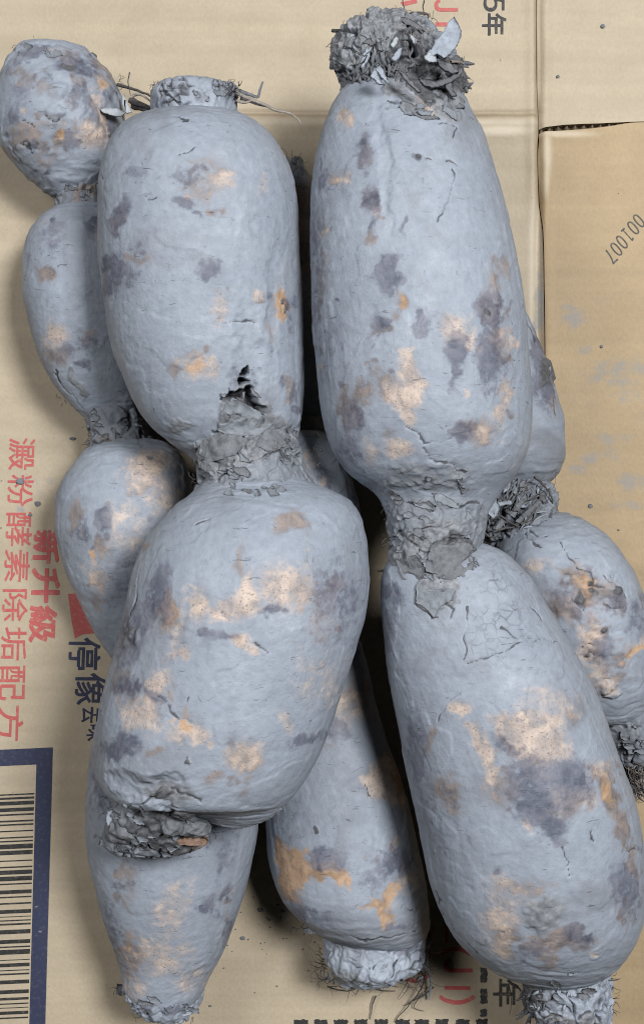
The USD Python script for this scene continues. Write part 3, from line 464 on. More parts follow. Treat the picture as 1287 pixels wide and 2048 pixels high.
        ms['crack'] = np.maximum(ms['crack'], np.clip(.60 - fr, 0, .3) * 4 * fibrous)  # likewise shade painted into the gaps between fibres
    ed = lambda x, lo=.35, hi=.65: sstep(lo, hi, x + Wn(420., 3) * .5 * (x > .02))
    dsp = dsp - 0.00014 * ed(ms['skin'], .2, .9) - 0.00015 * ed(ms['orange'], .2, .9) - (0.0004 if kind == 'segment' else 0.0007) * np.where(ms['crack'] > .46, ms['crack'], ms['crack'] * .25) - 0.0050 * ed(ms['hole']) + ed(ms['dark']) * (0.0007 + 0.0022 * Wn(170., 3)) + ed(ms['gray']) * (0.0004 + 0.0016 * Wn(200., 3)) + ms['rough'] * (0.0030 * Wn(240., 3) - 0.0006) + 0.0016 * ms['raise'] - 0.0022 * ms['groove']
    V = V + N * dsp[:, None]
    pv = {'mask_a': np.stack([ms['skin'], ms['purple'], ms['brown']], -1), 'mask_b': np.stack([ms['orange'], ms['gray'], ms['dark']], -1),
          'mask_c': np.stack([ms['crack'], ms['hole'], ms['craze']], -1), 'surf': surf}
    return (V, f), pv
def grow(root, name, mat, *a, **k):
    lab = k.pop('label', None)
    mesh, pv = body(*a, **k); return part(root, name, mesh, mat, True, label=lab, pv=pv)

def tube(P, r, sides=5):
    P = np.asarray(P, float); n = len(P); T = np.gradient(P, axis=0); T /= np.linalg.norm(T, axis=1, keepdims=True) + 1e-12
    A = np.cross(T, [0.31, .2, .93]); A /= np.linalg.norm(A, axis=1, keepdims=True) + 1e-12; B = np.cross(T, A)
    r = np.broadcast_to(r, n)[:, None, None]; t = np.linspace(0, 2 * np.pi, sides, endpoint=False)
    V = (P[:, None] + r * (A[:, None] * np.cos(t)[:, None] + B[:, None] * np.sin(t)[:, None])).reshape(-1, 3)
    i = np.arange(n * sides).reshape(n, sides); j = np.roll(i, -1, 1)
    f = np.vstack([np.stack([i[:-1], j[:-1], j[1:]], -1).reshape(-1, 3), np.stack([i[:-1], j[1:], i[1:]], -1).reshape(-1, 3)])
    return V, f
def strand(pts, z0, z1, r0, r1, wob=2.0, seed=0):
    """A rootlet through the plan points, from height z0 to z1."""
    P = np.array(pts, float); t = np.concatenate([[0], np.cumsum(np.hypot(*np.diff(P, axis=0).T))]); n = max(8, int(t[-1] / 5)); u = np.linspace(0, t[-1], n)
    rs = np.random.RandomState(seed); wx, wy = np.convolve(rs.randn(n + 4), np.ones(5) / 5, 'valid') * wob, np.convolve(rs.randn(n + 4), np.ones(5) / 5, 'valid') * wob
    x = PchipInterpolator(t, P[:, 0])(u) + wx; y = PchipInterpolator(t, P[:, 1])(u) + wy
    z = np.interp(u, [0, t[-1]], [z0, z1])
    return tube(at(x, y, z), np.interp(u, [0, t[-1]], [r0, r1]))
def tuft(regions, seed, r=(.00006, .00016), length=(14, 46)):
    """Short root hairs: regions are (x, y, spread x, spread y, height, heading degrees, heading spread, number)."""
    rs = np.random.RandomState(seed); out = []
    for x, y, sx, sy, z, hd, hs, num in regions:
        for _ in range(num):
            px, py = x + rs.uniform(-1, 1) * sx, y + rs.uniform(-1, 1) * sy
            ang = math.radians(hd + rs.uniform(-1, 1) * hs); L = rs.uniform(*length); bend = rs.uniform(-2.6, 2.6)
            n = 9; t = np.linspace(0, 1, n); aa = ang + bend * t
            xs_, ys_ = px + np.cumsum(np.cos(aa)) * L / n, py + np.cumsum(np.sin(aa)) * L / n
            zs = z + rs.uniform(-.002, .002) + t * rs.uniform(-.004, .005)
            out.append(tube(at(xs_, ys_, np.maximum(zs, .0008)), np.linspace(rs.uniform(*r), .00006, n), 4))
    return join(out)
def flake(poly, z, thick=0.0009, tilt=(0, 0), bend=0.0, seed=0, rough=0.0006):
    """A torn chip of dried mud: the plan polygon at height z, given thickness, a tilt, a bend and an uneven face."""
    P = Polygon(poly).segmentize(5); rs = np.random.RandomState(seed)
    e = np.array(P.exterior.coords)[:-1] + rs.uniform(-1.3, 1.3, (len(P.exterior.coords) - 1, 2)); P = Polygon(e).buffer(0)
    P = max(getattr(P, 'geoms', [P]), key=lambda g: g.area)
    x0, y0, x1, y1 = P.bounds
    gx, gy = np.meshgrid(np.arange(x0, x1, 3.5), np.arange(y0, y1, 3.5)); pts = [(x, y) for x, y in zip(gx.ravel(), gy.ravel()) if P.buffer(-2.5).contains(Point(x, y))]
    from scipy.spatial import Delaunay
    ext = np.array(P.exterior.coords)[:-1]; allp = np.vstack([ext, np.array(pts).reshape(-1, 2)]); D = Delaunay(allp)
    f = np.array([t for t in D.simplices if P.buffer(.2).contains(Point(*allp[t].mean(0)))])
    c = np.array(P.centroid.coords[0]); d = (allp - c); n = len(allp)
    nz = fbm(np.stack([allp[:, 0] / 12., allp[:, 1] / 12., np.full(n, seed * 1.3)], -1), 3, seed) - .5
    zz = z + d[:, 0] * tilt[0] * 1.6e-4 + d[:, 1] * tilt[1] * 1.6e-4 + bend * ((d ** 2).sum(1) / max(1, (d ** 2).sum(1).max())) + nz * rough * 2
    T = at(allp[:, 0], allp[:, 1], 0.03); k = (H - z) / F
    T = np.stack([(allp[:, 0] - 643.5) * k, -(allp[:, 1] - 1024) * k, zz], -1)
    Bm = T - [0, 0, thick]
    v = T[f]; cr = np.cross(v[:, 1] - v[:, 0], v[:, 2] - v[:, 0])[:, 2]; f = np.where((cr < 0)[:, None], f[:, ::-1], f)
    q = len(ext); i = np.arange(q); j = (i + 1) % q
    return np.vstack([T, Bm]), np.vstack([f, f[:, ::-1] + n, np.stack([i, j, j + n], -1), np.stack([i, j + n, i + n], -1)])
def drape(root, poly, thick=.0010, curl=.0012, seed=0, rough=.0006):
    """A thin plate of mud lying on what is below it on this root, its rim lifting a little."""
    key = str(root.GetPath())
    if key not in TREES:
        V = np.vstack([v for n, v in SKIN[key] if n in ('segment', 'node', 'neck', 'cut_end', 'torn_end')]); TREES[key] = (cKDTree(plan(V)), V)
    tree, V = TREES[key]; v, f = flake(poly, 0.05, thick, (0, 0), 0, seed, rough)
    n = len(v) // 2; q = plan(v[:n]); d, i = tree.query(q, k=14); z = V[i, 2].max(1); c = q.mean(0); rr = ((q - c) ** 2).sum(1)
    nb = cKDTree(q).query(q, k=min(7, n))[1]; z = z[nb].mean(1); z = np.maximum(z, V[i[:, :4], 2].max(1) * .5 + z * .5)
    z = z + thick * .5 + curl * rr / rr.max() + (v[:n, 2] - .05)
    T = at(q[:, 0], q[:, 1], z); return np.vstack([T, T - [0, 0, thick * 1.6]]), f
TREES = {}
def flaky(root, regions, seed):
    """Loose plates gathered round a joint: regions are (x, y, spread x, spread y, size, number)."""
    rs = np.random.RandomState(seed); mats = [GREYC, CLAY, GREYC, FLAKED, GREYC]
    for x, y, sx, sy, size, num in regions:
        for _ in range(num):
            cx, cy = x + rs.uniform(-1, 1) * sx, y + rs.uniform(-1, 1) * sy; m = rs.randint(6, 10); an = np.sort(rs.rand(m) * 2 * np.pi); ro = rs.rand() * 3.14; st = rs.uniform(1, 2.2)
            rad = size * rs.uniform(.45, 1.15) * rs.uniform(.6, 1.1, m); px, py = rad * np.cos(an) * st, rad * np.sin(an)
            P = [(cx + a * math.cos(ro * .3) - b * math.sin(ro * .3), cy + a * math.sin(ro * .3) + b * math.cos(ro * .3)) for a, b in zip(px, py)]
            if Polygon(P).buffer(0).area < 40: continue
            part(root, 'mud_flake', drape(root, P, rs.uniform(.0003, .0007), rs.uniform(0, .0009), rs.randint(999)), mats[rs.randint(5)])
def blob(x, y, z, rx, ry, rz, seed=0, rough=.25, level=3):
    s = trimesh.creation.icosphere(level); v = np.array(s.vertices); v = v * (1 + rough * 2 * (fbm(v * 2.2 + seed * 5.1, 3, seed) - .5))[:, None]
    k = (H - z) / F
    return v * [rx * k, ry * k, rz] + at(x, y, z), np.array(s.faces)
def shag(rows, zc, flat_, region, num, seed, heading=90, spread=25, length=(14, 40), r=(.0003, .0007), lift=.0004):
    """Torn strands lying over the top of a neck whose outline is rows, inside region (left, right, upper, lower row)."""
    R = np.array(rows, float); yl = PchipInterpolator(R[:, 0], R[:, 1]); yr = PchipInterpolator(R[:, 0], R[:, 2]); rs = np.random.RandomState(seed); out = []
    for _ in range(num):
        x, y = rs.uniform(region[0], region[1]), rs.uniform(region[2], region[3]); a0 = math.radians(heading + rs.uniform(-spread, spread)); L = rs.uniform(*length); n = 8
        t = np.linspace(0, 1, n); aa = a0 + rs.uniform(-1.2, 1.2) * t; px, py = x + np.cumsum(np.cos(aa)) * L / n, y + np.cumsum(np.sin(aa)) * L / n
        pc = np.clip(py, R[0, 0] + 4, R[-1, 0] - 2); c, a = (yl(pc) + yr(pc)) / 2, (yr(pc) - yl(pc)) / 2; u = (px - c) / a
        k = (H - zc) / F; z = zc + flat_ * a * k * np.sqrt(np.clip(1 - u * u, 0, 1)) + lift + t * rs.uniform(-.0006, .0014) - np.clip(np.abs(u) - 1, 0, 1) * .01
        out.append(tube(at(px, py, z), rs.uniform(*r) * np.sin(np.pi * (.12 + .8 * t)), 5))
    return join(out)
ZERO = lambda v: {k: np.zeros((len(v), 3)) for k in ('mask_a', 'mask_b', 'mask_c', 'surf')}
G5 = None

# ---- root lying lower left: ball, two middle segments and the blunt bottom segment
r = thing('lotus_root', 'muddy lotus root at the far left with a small round ball-shaped top segment', 'lotus root', at(250, 1100, 0.0))
grow(r, 'segment', MUD, [(82, 70, 105), (86, 52, 130), (94, 36, 160), (108, 24, 185), (130, 12, 206), (160, 2, 228), (200, -5, 243), (240, -7, 247), (275, -2, 246), (312, 17, 238), (350, 50, 224), (377, 80, 208), (394, 112, 185), (402, 135, 165)],
     0.0205, .94, 2.8, seed=1, amp=1.5, patches=[('purple', 65, 100, 30, 12, -15, .95), ('purple', 155, 130, 40, 18, 15, .95), ('dark', 148, 134, 16, 9, 30, .7), ('purple', 160, 195, 22, 30, 20, .8), ('purple', 185, 225, 16, 22, 0, .8), ('purple', 95, 155, 14, 16, 0, .6), ('purple', 65, 158, 14, 14, 0, .55), ('purple', 30, 235, 22, 22, 40, .8),
      ('brown', 60, 265, 26, 18, 20, .8), ('brown', 70, 285, 10, 10, 0, .95), ('brown', 116, 284, 16, 26, 8, 1.1), ('orange', 118, 272, 9, 14, 0, .75), ('skin', 178, 270, 22, 24, 0, .95), ('skin', 206, 163, 17, 16, 20, .9), ('brown', 60, 150, 24, 16, 0, .7), ('brown', 100, 250, 40, 14, 0, .6), ('brown', 165, 165, 18, 26, 0, .7), ('brown', 40, 275, 26, 20, 30, .7), ('dark', 72, 292, 9, 8, 0, .6), ('brown', 150, 260, 14, 20, 0, .7), ('purple', 140, 275, 14, 18, 0, .8), ('orange', 208, 165, 12, 10, 0, .55), ('skin', 202, 208, 9, 20, 5, .75), ('brown', 214, 245, 16, 38, -15, 1.0), ('skin', 212, 240, 10, 24, -15, .8), ('purple', 232, 250, 14, 26, 0, .8), ('purple', 20, 140, 14, 30, 20, .5), ('purple', 228, 190, 14, 26, 0, .6),
      ('raise', 120, 180, 16, 14, 0, .7), ('brown', 130, 110, 30, 10, 10, .6), ('dark', 210, 110, 18, 6, 35, .6), ('purple', 130, 240, 20, 10, 0, .5), ('purple', 150, 290, 16, 20, 0, .6), ('brown', 195, 150, 20, 24, 0, .6), ('brown', 150, 205, 12, 20, 20, .6), ('purple', 45, 190, 24, 20, 0, .5), ('brown', 100, 320, 30, 12, 10, .5), ('brown', 190, 275, 34, 30, 0, .7), ('dark', 220, 262, 6, 10, -20, .8), ('rough', 120, 110, 100, 40, 0, .7), ('rough', 210, 220, 26, 60, 0, .8), ('purple', 70, 350, 40, 14, 30, .5), ('raise', 112, 225, 14, 12, 0, .6), ('brown', 20, 298, 14, 6, 60, .7)],
     cracks=[(3, [(196, 105), (222, 118), (240, 140)]), (2.2, [(116, 212), (134, 217)]), (2.2, [(90, 230), (98, 234), (104, 242), (116, 240)]), (2.5, [(10, 270), (28, 300), (44, 322)]), (2, [(50, 242), (68, 252)]), (2, [(48, 285), (72, 304)])])
grow(r, 'node', MUDN, [(368, 118, 230), (385, 108, 242), (405, 110, 246), (425, 108, 246), (442, 100, 250), (455, 110, 240)], 0.0185, .95, 2.2, 'node', seed=11, amp=.55, patches=[('brown', 185, 385, 36, 16, -10, 1.2), ('skin', 178, 388, 14, 8, -10, .7)])
grow(r, 'segment', MUD, [(405, 140, 220), (412, 118, 240), (424, 96, 255), (442, 76, 268), (480, 55, 283), (530, 46, 290), (580, 46, 293), (640, 58, 293), (700, 76, 290), (750, 98, 285), (790, 128, 280), (815, 150, 276), (838, 176, 270), (846, 190, 262)],
     0.0205, .94, 3, seed=2, patches=[('purple', 185, 445, 16, 30, 10, .9), ('brown', 88, 552, 18, 16, -30, 1.15), ('purple', 105, 460, 28, 20, 0, .55), ('skin', 108, 665, 22, 26, 10, .85), ('brown', 120, 715, 34, 30, 30, .75), ('purple', 178, 690, 20, 16, 0, .9), ('purple', 172, 735, 18, 8, -10, .9), ('gray', 158, 770, 18, 10, 50, 1.0), ('purple', 140, 700, 40, 34, 0, .5), ('purple', 100, 500, 40, 50, 0, .42)],
     cracks=[(2, [(110, 745), (140, 790), (165, 815)])])
grow(r, 'node', MUDN, [(806, 160, 270), (825, 165, 285), (850, 174, 292), (872, 180, 300), (892, 180, 310), (905, 190, 300)], 0.0195, .95, 2.2, 'node', seed=12, amp=.5, patches=[('brown', 225, 884, 22, 9, -5, 1.0)])
grow(r, 'segment', MUD, [(876, 250, 300), (880, 226, 320), (888, 200, 338), (902, 170, 356), (930, 145, 373), (960, 125, 382), (1000, 113, 388), (1050, 113, 390), (1100, 122, 386), (1150, 137, 378), (1200, 160, 368), (1250, 183, 358), (1300, 212, 345), (1325, 232, 330), (1334, 250, 312)],
     0.0225, .94, 3, seed=3, patches=[('skin', 300, 935, 52, 30, -15, .88), ('brown', 290, 965, 34, 14, -30, .7), ('skin', 330, 985, 46, 40, 0, .6), ('brown', 145, 1040, 12, 30, 5, .7), ('purple', 205, 1042, 18, 26, 20, 1.1), ('orange', 172, 1105, 10, 14, 0, .55), ('skin', 190, 1150, 22, 34, -25, .72), ('brown', 186, 1160, 10, 10, 0, .9), ('skin', 250, 1060, 50, 50, 0, .42), ('purple', 240, 1170, 40, 60, 0, .4)])
grow(r, 'segment', MUD, [(1380, 240, 340), (1400, 215, 400), (1440, 195, 450), (1500, 182, 496), (1550, 177, 509), (1600, 174, 516), (1650, 174, 515), (1700, 178, 508), (1750, 186, 499), (1800, 197, 486), (1850, 212, 468), (1900, 229, 448), (1940, 240, 426), (1970, 246, 412), (1990, 252, 402), (2002, 264, 392), (2010, 280, 376)],
     0.0268, .94, 3, seed=4, label='blunt bottom segment tapering to a cut end', patches=[('purple', 250, 1630, 60, 40, 10, .6), ('purple', 205, 1580, 24, 60, 0, .8), ('skin', 345, 1820, 30, 60, 10, .55), ('skin', 320, 1910, 60, 40, 10, .62), ('brown', 262, 1910, 26, 50, -20, .85), ('brown', 260, 1750, 20, 70, 0, .55), ('orange', 250, 1890, 16, 24, 0, .45), ('purple', 415, 1810, 22, 24, 30, .85), ('purple', 450, 1780, 12, 16, 0, .8), ('purple', 440, 1700, 26, 60, 10, .5), ('purple', 240, 1770, 20, 12, 10, .6), ('skin', 390, 1960, 40, 30, 0, .5), ('purple', 455, 1860, 10, 24, 10, .8), ('purple', 220, 1850, 20, 70, -10, .5), ('skin', 270, 1980, 30, 20, 0, .5)])
grow(r, 'cut_end', MUD, [(1968, 262, 392), (1976, 248, 404), (1990, 248, 406), (2006, 256, 404), (2018, 264, 398), (2028, 272, 390), (2034, 284, 376), (2037, 300, 350)], 0.0245, .92, 1.8, 'node', seed=14, amp=.75, patches=[('purple', 300, 2005, 26, 14, 0, .8), ('purple', 350, 2015, 40, 14, 0, .9), ('purple', 385, 1995, 18, 12, 0, .8)])
part(r, 'mud_flake', flake([(112, 262 - 262 + 90), (30, 108), (36, 92), (60, 84), (90, 86)], .024, .0012, (0, .2), -.002, 3), FLAKED)
part(r, 'mud_flake', flake([(200, 218), (235, 214), (252, 222), (236, 232), (206, 226)], .034, .0008, (-.3, 0), 0, 4), FLAKEW)
part(r, 'mud_flake', flake([(246, 186), (256, 206), (262, 222), (252, 226), (244, 204)], .028, .0008, (-.4, 0), 0, 6), FLAKEW)
part(r, 'mud_flake', flake([(234, 1968), (246, 1972), (252, 1990), (240, 1994), (232, 1986)], .020, .001, (0, 0), 0, 5), FLAKED)
part(r, 'root_hairs', tuft([(165, 112, 22, 8, .022, -60, 60, 10), (232, 180, 6, 30, .024, -20, 60, 8), (60, 92, 40, 8, .02, -90, 60, 8), (150, 800, 30, 14, .02, 120, 70, 12), (185, 870, 8, 30, .02, 170, 60, 14), (240, 1980, 10, 16, .015, 170, 50, 5), (330, 2034, 60, 4, .015, 90, 60, 8), (118, 405, 8, 14, .018, 150, 60, 10)], 21, length=(8, 22)), FIBD, kind='stuff')

flaky(r, [(180, 385, 45, 20, 9, 8), (235, 850, 50, 30, 10, 9), (330, 2012, 60, 14, 9, 9), (80, 100, 40, 12, 9, 4)], 1)

# ---- root hidden in the middle
r = thing('lotus_root', 'muddy lotus root underneath in the middle, orange skin bared on its lower segment', 'lotus root', at(680, 1200, 0.0))
grow(r, 'neck', MUD, [(318, 566, 598), (326, 560, 606), (345, 556, 614), (375, 550, 620), (400, 560, 610)], 0.020, .9, 2.4, 'node', seed=21, amp=.5, patches=[('gray', 582, 328, 30, 14, 0, 1)])
grow(r, 'segment', MUD, [(345, 560, 615), (352, 540, 624), (370, 515, 632), (410, 495, 640), (500, 485, 650), (650, 485, 655), (760, 495, 655), (830, 520, 640), (850, 545, 625)], 0.019, .9, 4.5, seed=22, patches=[('brown', 600, 420, 20, 60, 0, 1.0), ('brown', 625, 470, 30, 90, 0, 1.1)])
grow(r, 'node', MUDN, [(830, 560, 640), (850, 550, 650), (880, 550, 660), (900, 560, 650)], 0.020, .9, 3, 'node', seed=23, amp=.5)
grow(r, 'segment', MUD, [(862, 585, 640), (868, 572, 655), (890, 558, 675), (930, 545, 695), (970, 538, 708), (1010, 534, 718), (1050, 534, 722), (1100, 540, 722), (1150, 552, 716), (1200, 580, 700), (1230, 610, 680)], 0.043, .9, 3, seed=24, patches=[('purple', 690, 1010, 24, 20, 0, .7), ('purple', 640, 960, 30, 14, 0, .6), ('skin', 620, 930, 20, 24, 0, .5)])
grow(r, 'node', MUDN, [(1205, 590, 690), (1230, 600, 700), (1270, 605, 710), (1300, 610, 715), (1315, 630, 700)], 0.022, .9, 3, 'node', seed=25, amp=.5)
grow(r, 'segment', MUD, [(1266, 655, 700), (1272, 640, 712), (1290, 620, 723), (1320, 600, 731), (1400, 575, 750), (1480, 560, 773), (1540, 548, 796), (1600, 538, 815), (1650, 532, 826), (1700, 534, 836), (1750, 545, 846), (1790, 560, 853), (1820, 580, 857), (1848, 612, 858), (1870, 645, 852), (1886, 680, 830), (1893, 710, 800)],
     0.0248, .94, 3, seed=26, patches=[('skin', [(728, 1555), (742, 1530), (768, 1512), (792, 1512), (806, 1560), (808, 1590), (790, 1606), (762, 1612), (744, 1596)], 1.0), ('orange', 800, 1560, 14, 46, -10, 1.2), ('brown', 690, 1400, 60, 34, -20, .72), ('skin', 700, 1420, 60, 30, -10, .55), ('brown', 640, 1480, 30, 30, -40, .6),
      ('orange', [(545, 1672), (600, 1690), (640, 1725), (690, 1735), (688, 1775), (640, 1755), (590, 1770), (585, 1800), (560, 1760)], .92), ('orange', 575, 1775, 26, 30, 0, .7), ('purple', 655, 1722, 32, 18, 10, 1.0), ('skin', 788, 1698, 13, 13, 0, .8), ('purple', 790, 1730, 40, 24, 0, .9), ('skin', 815, 1755, 24, 22, 0, .6), ('orange', [(715, 1810), (760, 1800), (782, 1768), (796, 1772), (780, 1810), (782, 1838), (766, 1845), (750, 1825)], .95), ('purple', 610, 1830, 60, 30, 25, .7), ('purple', 740, 1770, 30, 20, 0, .5), ('purple', 580, 1640, 26, 50, 20, .4), ('dark', 634, 1657, 6, 6, 0, .8), ('purple', 810, 1840, 30, 10, 0, .6)],
     cracks=[(2.2, [(735, 1572), (742, 1592)]), (2, [(800, 1810), (826, 1822)]), (2, [(845, 1836), (858, 1830)]), (2, [(700, 1895 - 20), (770, 1878), (830, 1862)])])
grow(r, 'neck', MUD, [(1850, 672, 838), (1864, 658, 852), (1885, 652, 850), (1910, 650, 850), (1930, 656, 846), (1945, 664, 826), (1958, 676, 800), (1968, 690, 770), (1974, 705, 740)], 0.0225, .92, 1.7, 'node', seed=27, amp=.75, label='mud-caked end with hairy roots', patches=[('purple', 820, 1895, 26, 22, 0, .6), ('gray', 690, 1955, 40, 20, 0, .7)],
     cracks=[(3, [(732, 1897), (735, 1930)]), (3, [(655, 1935), (672, 1965)]), (3, [(800, 1925), (782, 1955)])])
part(r, 'root_hairs', tuft([(575, 326, 22, 8, .022, -60, 80, 12), (650, 1930, 10, 36, .018, 150, 60, 34), (740, 1960, 90, 14, .016, 90, 80, 40), (845, 1900, 12, 40, .016, 40, 70, 34), (830, 1950, 26, 24, .008, 80, 70, 26), (600, 1850, 40, 10, .014, 140, 60, 6)], 27, length=(14, 44)), FIBD, kind='stuff')
for i, (pts, z0, z1, r0) in enumerate([([(732, 1935), (728, 1960), (745, 1980), (790, 1982)], .022, .001, .0003), ([(850, 1945), (840, 1985), (815, 2012), (790, 2045)], .006, .001, .0003), ([(866, 1975), (835, 1998), (810, 2012)], .004, .001, .00026), ([(853, 1990), (826, 2013), (848, 2022)], .003, .001, .0002), ([(752, 1992), (744, 2015), (740, 2040)], .002, .001, .0003), ([(655, 1975), (690, 1982), (720, 1975)], .012, .006, .0003),
        ([(858, 1880), (852, 1930), (862, 1965), (858, 2000)], .012, .002, .0007), ([(592, 318), (590, 340)], .028, .022, .0003)]):
    part(r, 'rootlet', strand(pts, z0, z1, r0, r0 * .5, 2.0, 40 + i), FIBD if i < 6 else FLAKE)
part(r, 'mud_flake', flake([(604, 1858), (622, 1856), (630, 1868), (612, 1868)], .010, .0008, (0, 0), 0, 9), FLAKEW)

# ---- root lying lower right
DN = [(1850, 672, 838), (1864, 658, 852), (1885, 652, 850), (1910, 650, 850), (1930, 656, 846), (1945, 664, 826), (1958, 676, 800), (1968, 690, 770), (1974, 705, 740)]
part(r, 'torn_fibres', shag(DN, .0225, .92, (655, 850, 1925, 1960), 26, 12, 90, 50, (8, 26), (.0002, .0005)), FLAKE, kind='stuff')
part(r, 'torn_fibres', shag(DN, .0225, .92, (655, 850, 1925, 1965), 30, 13, 90, 60, (8, 26), (.0002, .0005)), FLAKED, kind='stuff')
r = thing('lotus_root', 'muddy lotus root at the right edge half under another, with a brown scarred segment', 'lotus root', at(1120, 1150, 0.0))
grow(r, 'segment', MUD, [(596, 960, 1010), (604, 925, 1036), (625, 885, 1052), (680, 865, 1077), (750, 865, 1101), (800, 870, 1116), (850, 882, 1128), (900, 900, 1129), (940, 930, 1119), (965, 962, 1100), (980, 992, 1078), (986, 1010, 1060)], 0.0205, .93, 3, seed=31,
     patches=[('dark', 1082, 750, 20, 36, 20, .85), ('purple', 1078, 720, 26, 70, 15, 1.2), ('purple', 1095, 775, 16, 40, 15, 1.0), ('brown', 1105, 800, 14, 20, 0, .6)], cracks=[(2.4, [(1052, 628), (1075, 680)]), (2, [(1105, 800), (1112, 830)])])
grow(r, 'node', MUDN, [(952, 990, 1080), (965, 975, 1095), (985, 966, 1106), (1010, 962, 1113), (1035, 958, 1114), (1055, 960, 1110), (1075, 965, 1095), (1088, 980, 1075)], 0.0215, .95, 1.8, 'node', seed=32, amp=.7, fibrous=.8,
     cracks=[(4, [(1070, 958), (1100, 985), (1106, 1010), (1100, 1030)]), (4, [(975, 990), (980, 1030)]), (4, [(975, 1070), (1010, 1060), (1040, 1045)]), (3, [(1080, 1030), (1060, 1048), (1038, 1052)]), (4, [(990, 1045), (1005, 1055)]), (3, [(1005, 980), (1012, 995)]), (3, [(1040, 1050), (1015, 1020)])])
grow(r, 'segment', MUD, [(1028, 1085, 1125), (1034, 1062, 1150), (1045, 1034, 1175), (1060, 1012, 1200), (1080, 995, 1222), (1120, 983, 1252), (1170, 990, 1277), (1230, 1010, 1296), (1300, 1035, 1306), (1360, 1066, 1306), (1400, 1096, 1299), (1432, 1130, 1284), (1448, 1160, 1262)], 0.0242, .93, 2.6, seed=33, amp=1.3,
     patches=[('orange', [(1130, 1155), (1160, 1135), (1185, 1150), (1195, 1175), (1180, 1200), (1180, 1215), (1160, 1210), (1140, 1190)], .62), ('skin', 1165, 1165, 26, 22, 20, .75), ('brown', [(1110, 1140), (1150, 1135), (1185, 1145), (1205, 1175), (1235, 1195), (1250, 1220), (1235, 1235), (1205, 1205), (1175, 1190), (1140, 1170)], 1.1), ('purple', 1225, 1210, 26, 18, 35, .8), ('skin', 1190, 1300, 28, 56, -15, .88), ('skin', 1210, 1360, 22, 18, 0, .8), ('brown', 1120, 1215, 24, 36, -45, .9), ('purple', 1140, 1200, 40, 50, -40, .55), ('skin', 1125, 1215, 20, 26, -30, .55), ('brown', 1205, 1260, 14, 18, 0, 1.0), ('purple', 1215, 1300, 20, 40, 10, .7), ('orange', 1270, 1305, 26, 12, -20, .6), ('skin', 1265, 1300, 30, 16, -25, .6), ('brown', 1240, 1345, 26, 10, -40, .7), ('skin', 1075, 1130, 24, 16, 0, .6), ('purple', 1275, 1230, 20, 40, 0, .6), ('raise', 1215, 1372, 14, 12, 0, .9), ('rough', 1170, 1180, 60, 50, 30, 1.0), ('rough', 1195, 1310, 34, 70, -15, .8), ('rough', 1130, 1215, 24, 50, -35, .7), ('brown', 1165, 1175, 50, 34, 30, .9), ('brown', 1190, 1290, 20, 60, -15, .75), ('dark', 1150, 1195, 10, 14, 30, .7), ('dark', 1222, 1190, 14, 8, 30, .7), ('dark', 1190, 1320, 7, 7, 0, .7), ('dark', 1175, 1300, 5, 5, 0, .7), ('dark', 1178, 1166, 8, 8, 0, 1.0), ('dark', 1186, 1184, 10, 6, 20, .8), ('dark', 1204, 1258, 9, 8, 0, .8)],
     cracks=[(2.2, [(1152, 1135), (1180, 1142), (1192, 1168), (1210, 1176)]), (2, [(1050, 1070), (1082, 1092)]), (2, [(1060, 1062), (1090, 1072)]), (2, [(1120, 1085), (1150, 1130)]), (2, [(1205, 1150), (1255, 1196)]), (2, [(1218, 1150), (1240, 1172)]), (2, [(1196, 1362), (1215, 1358), (1222, 1376), (1200, 1385)]), (1.8, [(1180, 1290), (1190, 1296)]), (1.8, [(1182, 1305), (1192, 1312)]), (2, [(1200, 1206), (1230, 1225), (1242, 1215)]), (2, [(1140, 1170), (1130, 1190), (1150, 1210), (1165, 1222)])])
grow(r, 'node', MUDN, [(1412, 1160, 1296), (1430, 1175, 1310), (1460, 1195, 1318), (1490, 1212, 1322), (1515, 1222, 1322), (1530, 1235, 1310), (1536, 1250, 1300)], 0.0205, .93, 1.8, 'node', seed=34, amp=.6, cracks=[(5, [(1234, 1442), (1242, 1455)]), (3.5, [(1256, 1446), (1262, 1456)]), (5, [(1245, 1518), (1262, 1514), (1290, 1508)])])
grow(r, 'torn_end', MUDN, [(1505, 1245, 1310), (1520, 1240, 1320), (1545, 1248, 1322), (1570, 1258, 1318), (1585, 1270, 1312)], 0.016, .9, 1.8, 'node', seed=35, amp=.7, fibrous=1.0, label='frayed brown end', patches=[('dark', 1275, 1550, 50, 50, 0, 1.4), ('brown', 1275, 1560, 30, 40, 0, 1.0)])
part(r, 'root_hairs', tuft([(1275, 1550, 26, 30, .030, 60, 60, 50), (1262, 1585, 16, 10, .014, 100, 50, 20), (1020, 1020, 50, 40, .043, -30, 80, 16), (1080, 1000, 26, 40, .036, -60, 70, 8), (1105, 1035, 10, 10, .024, 20, 50, 10)], 35, length=(14, 40)), FIBD, kind='stuff')
part(r, 'root_hairs', tuft([(1275, 1545, 24, 26, .032, 60, 60, 40), (1030, 1010, 50, 40, .044, -30, 80, 8)], 36, length=(14, 36)), FIBP, kind='stuff')
part(r, 'mud_flake', flake([(976, 1008), (992, 1000), (998, 1010), (996, 1030), (984, 1038), (974, 1022)], .046, .0012, (0, 0), 0, 10), FLAKE)
part(r, 'mud_flake', flake([(995, 1004), (1025, 1000), (1024, 1008), (998, 1012)], .046, .0008, (0, 0), 0, 11), FLAKE)
part(r, 'mud_flake', flake([(990, 1056), (1002, 1036), (1012, 1042), (998, 1064)], .045, .0008, (0, 0), 0, 12), CLAY)
part(r, 'mud_flake', flake([(1018, 1030), (1050, 985), (1056, 990), (1028, 1036)], .043, .0006, (0, 0), 0, 13), CLAY)
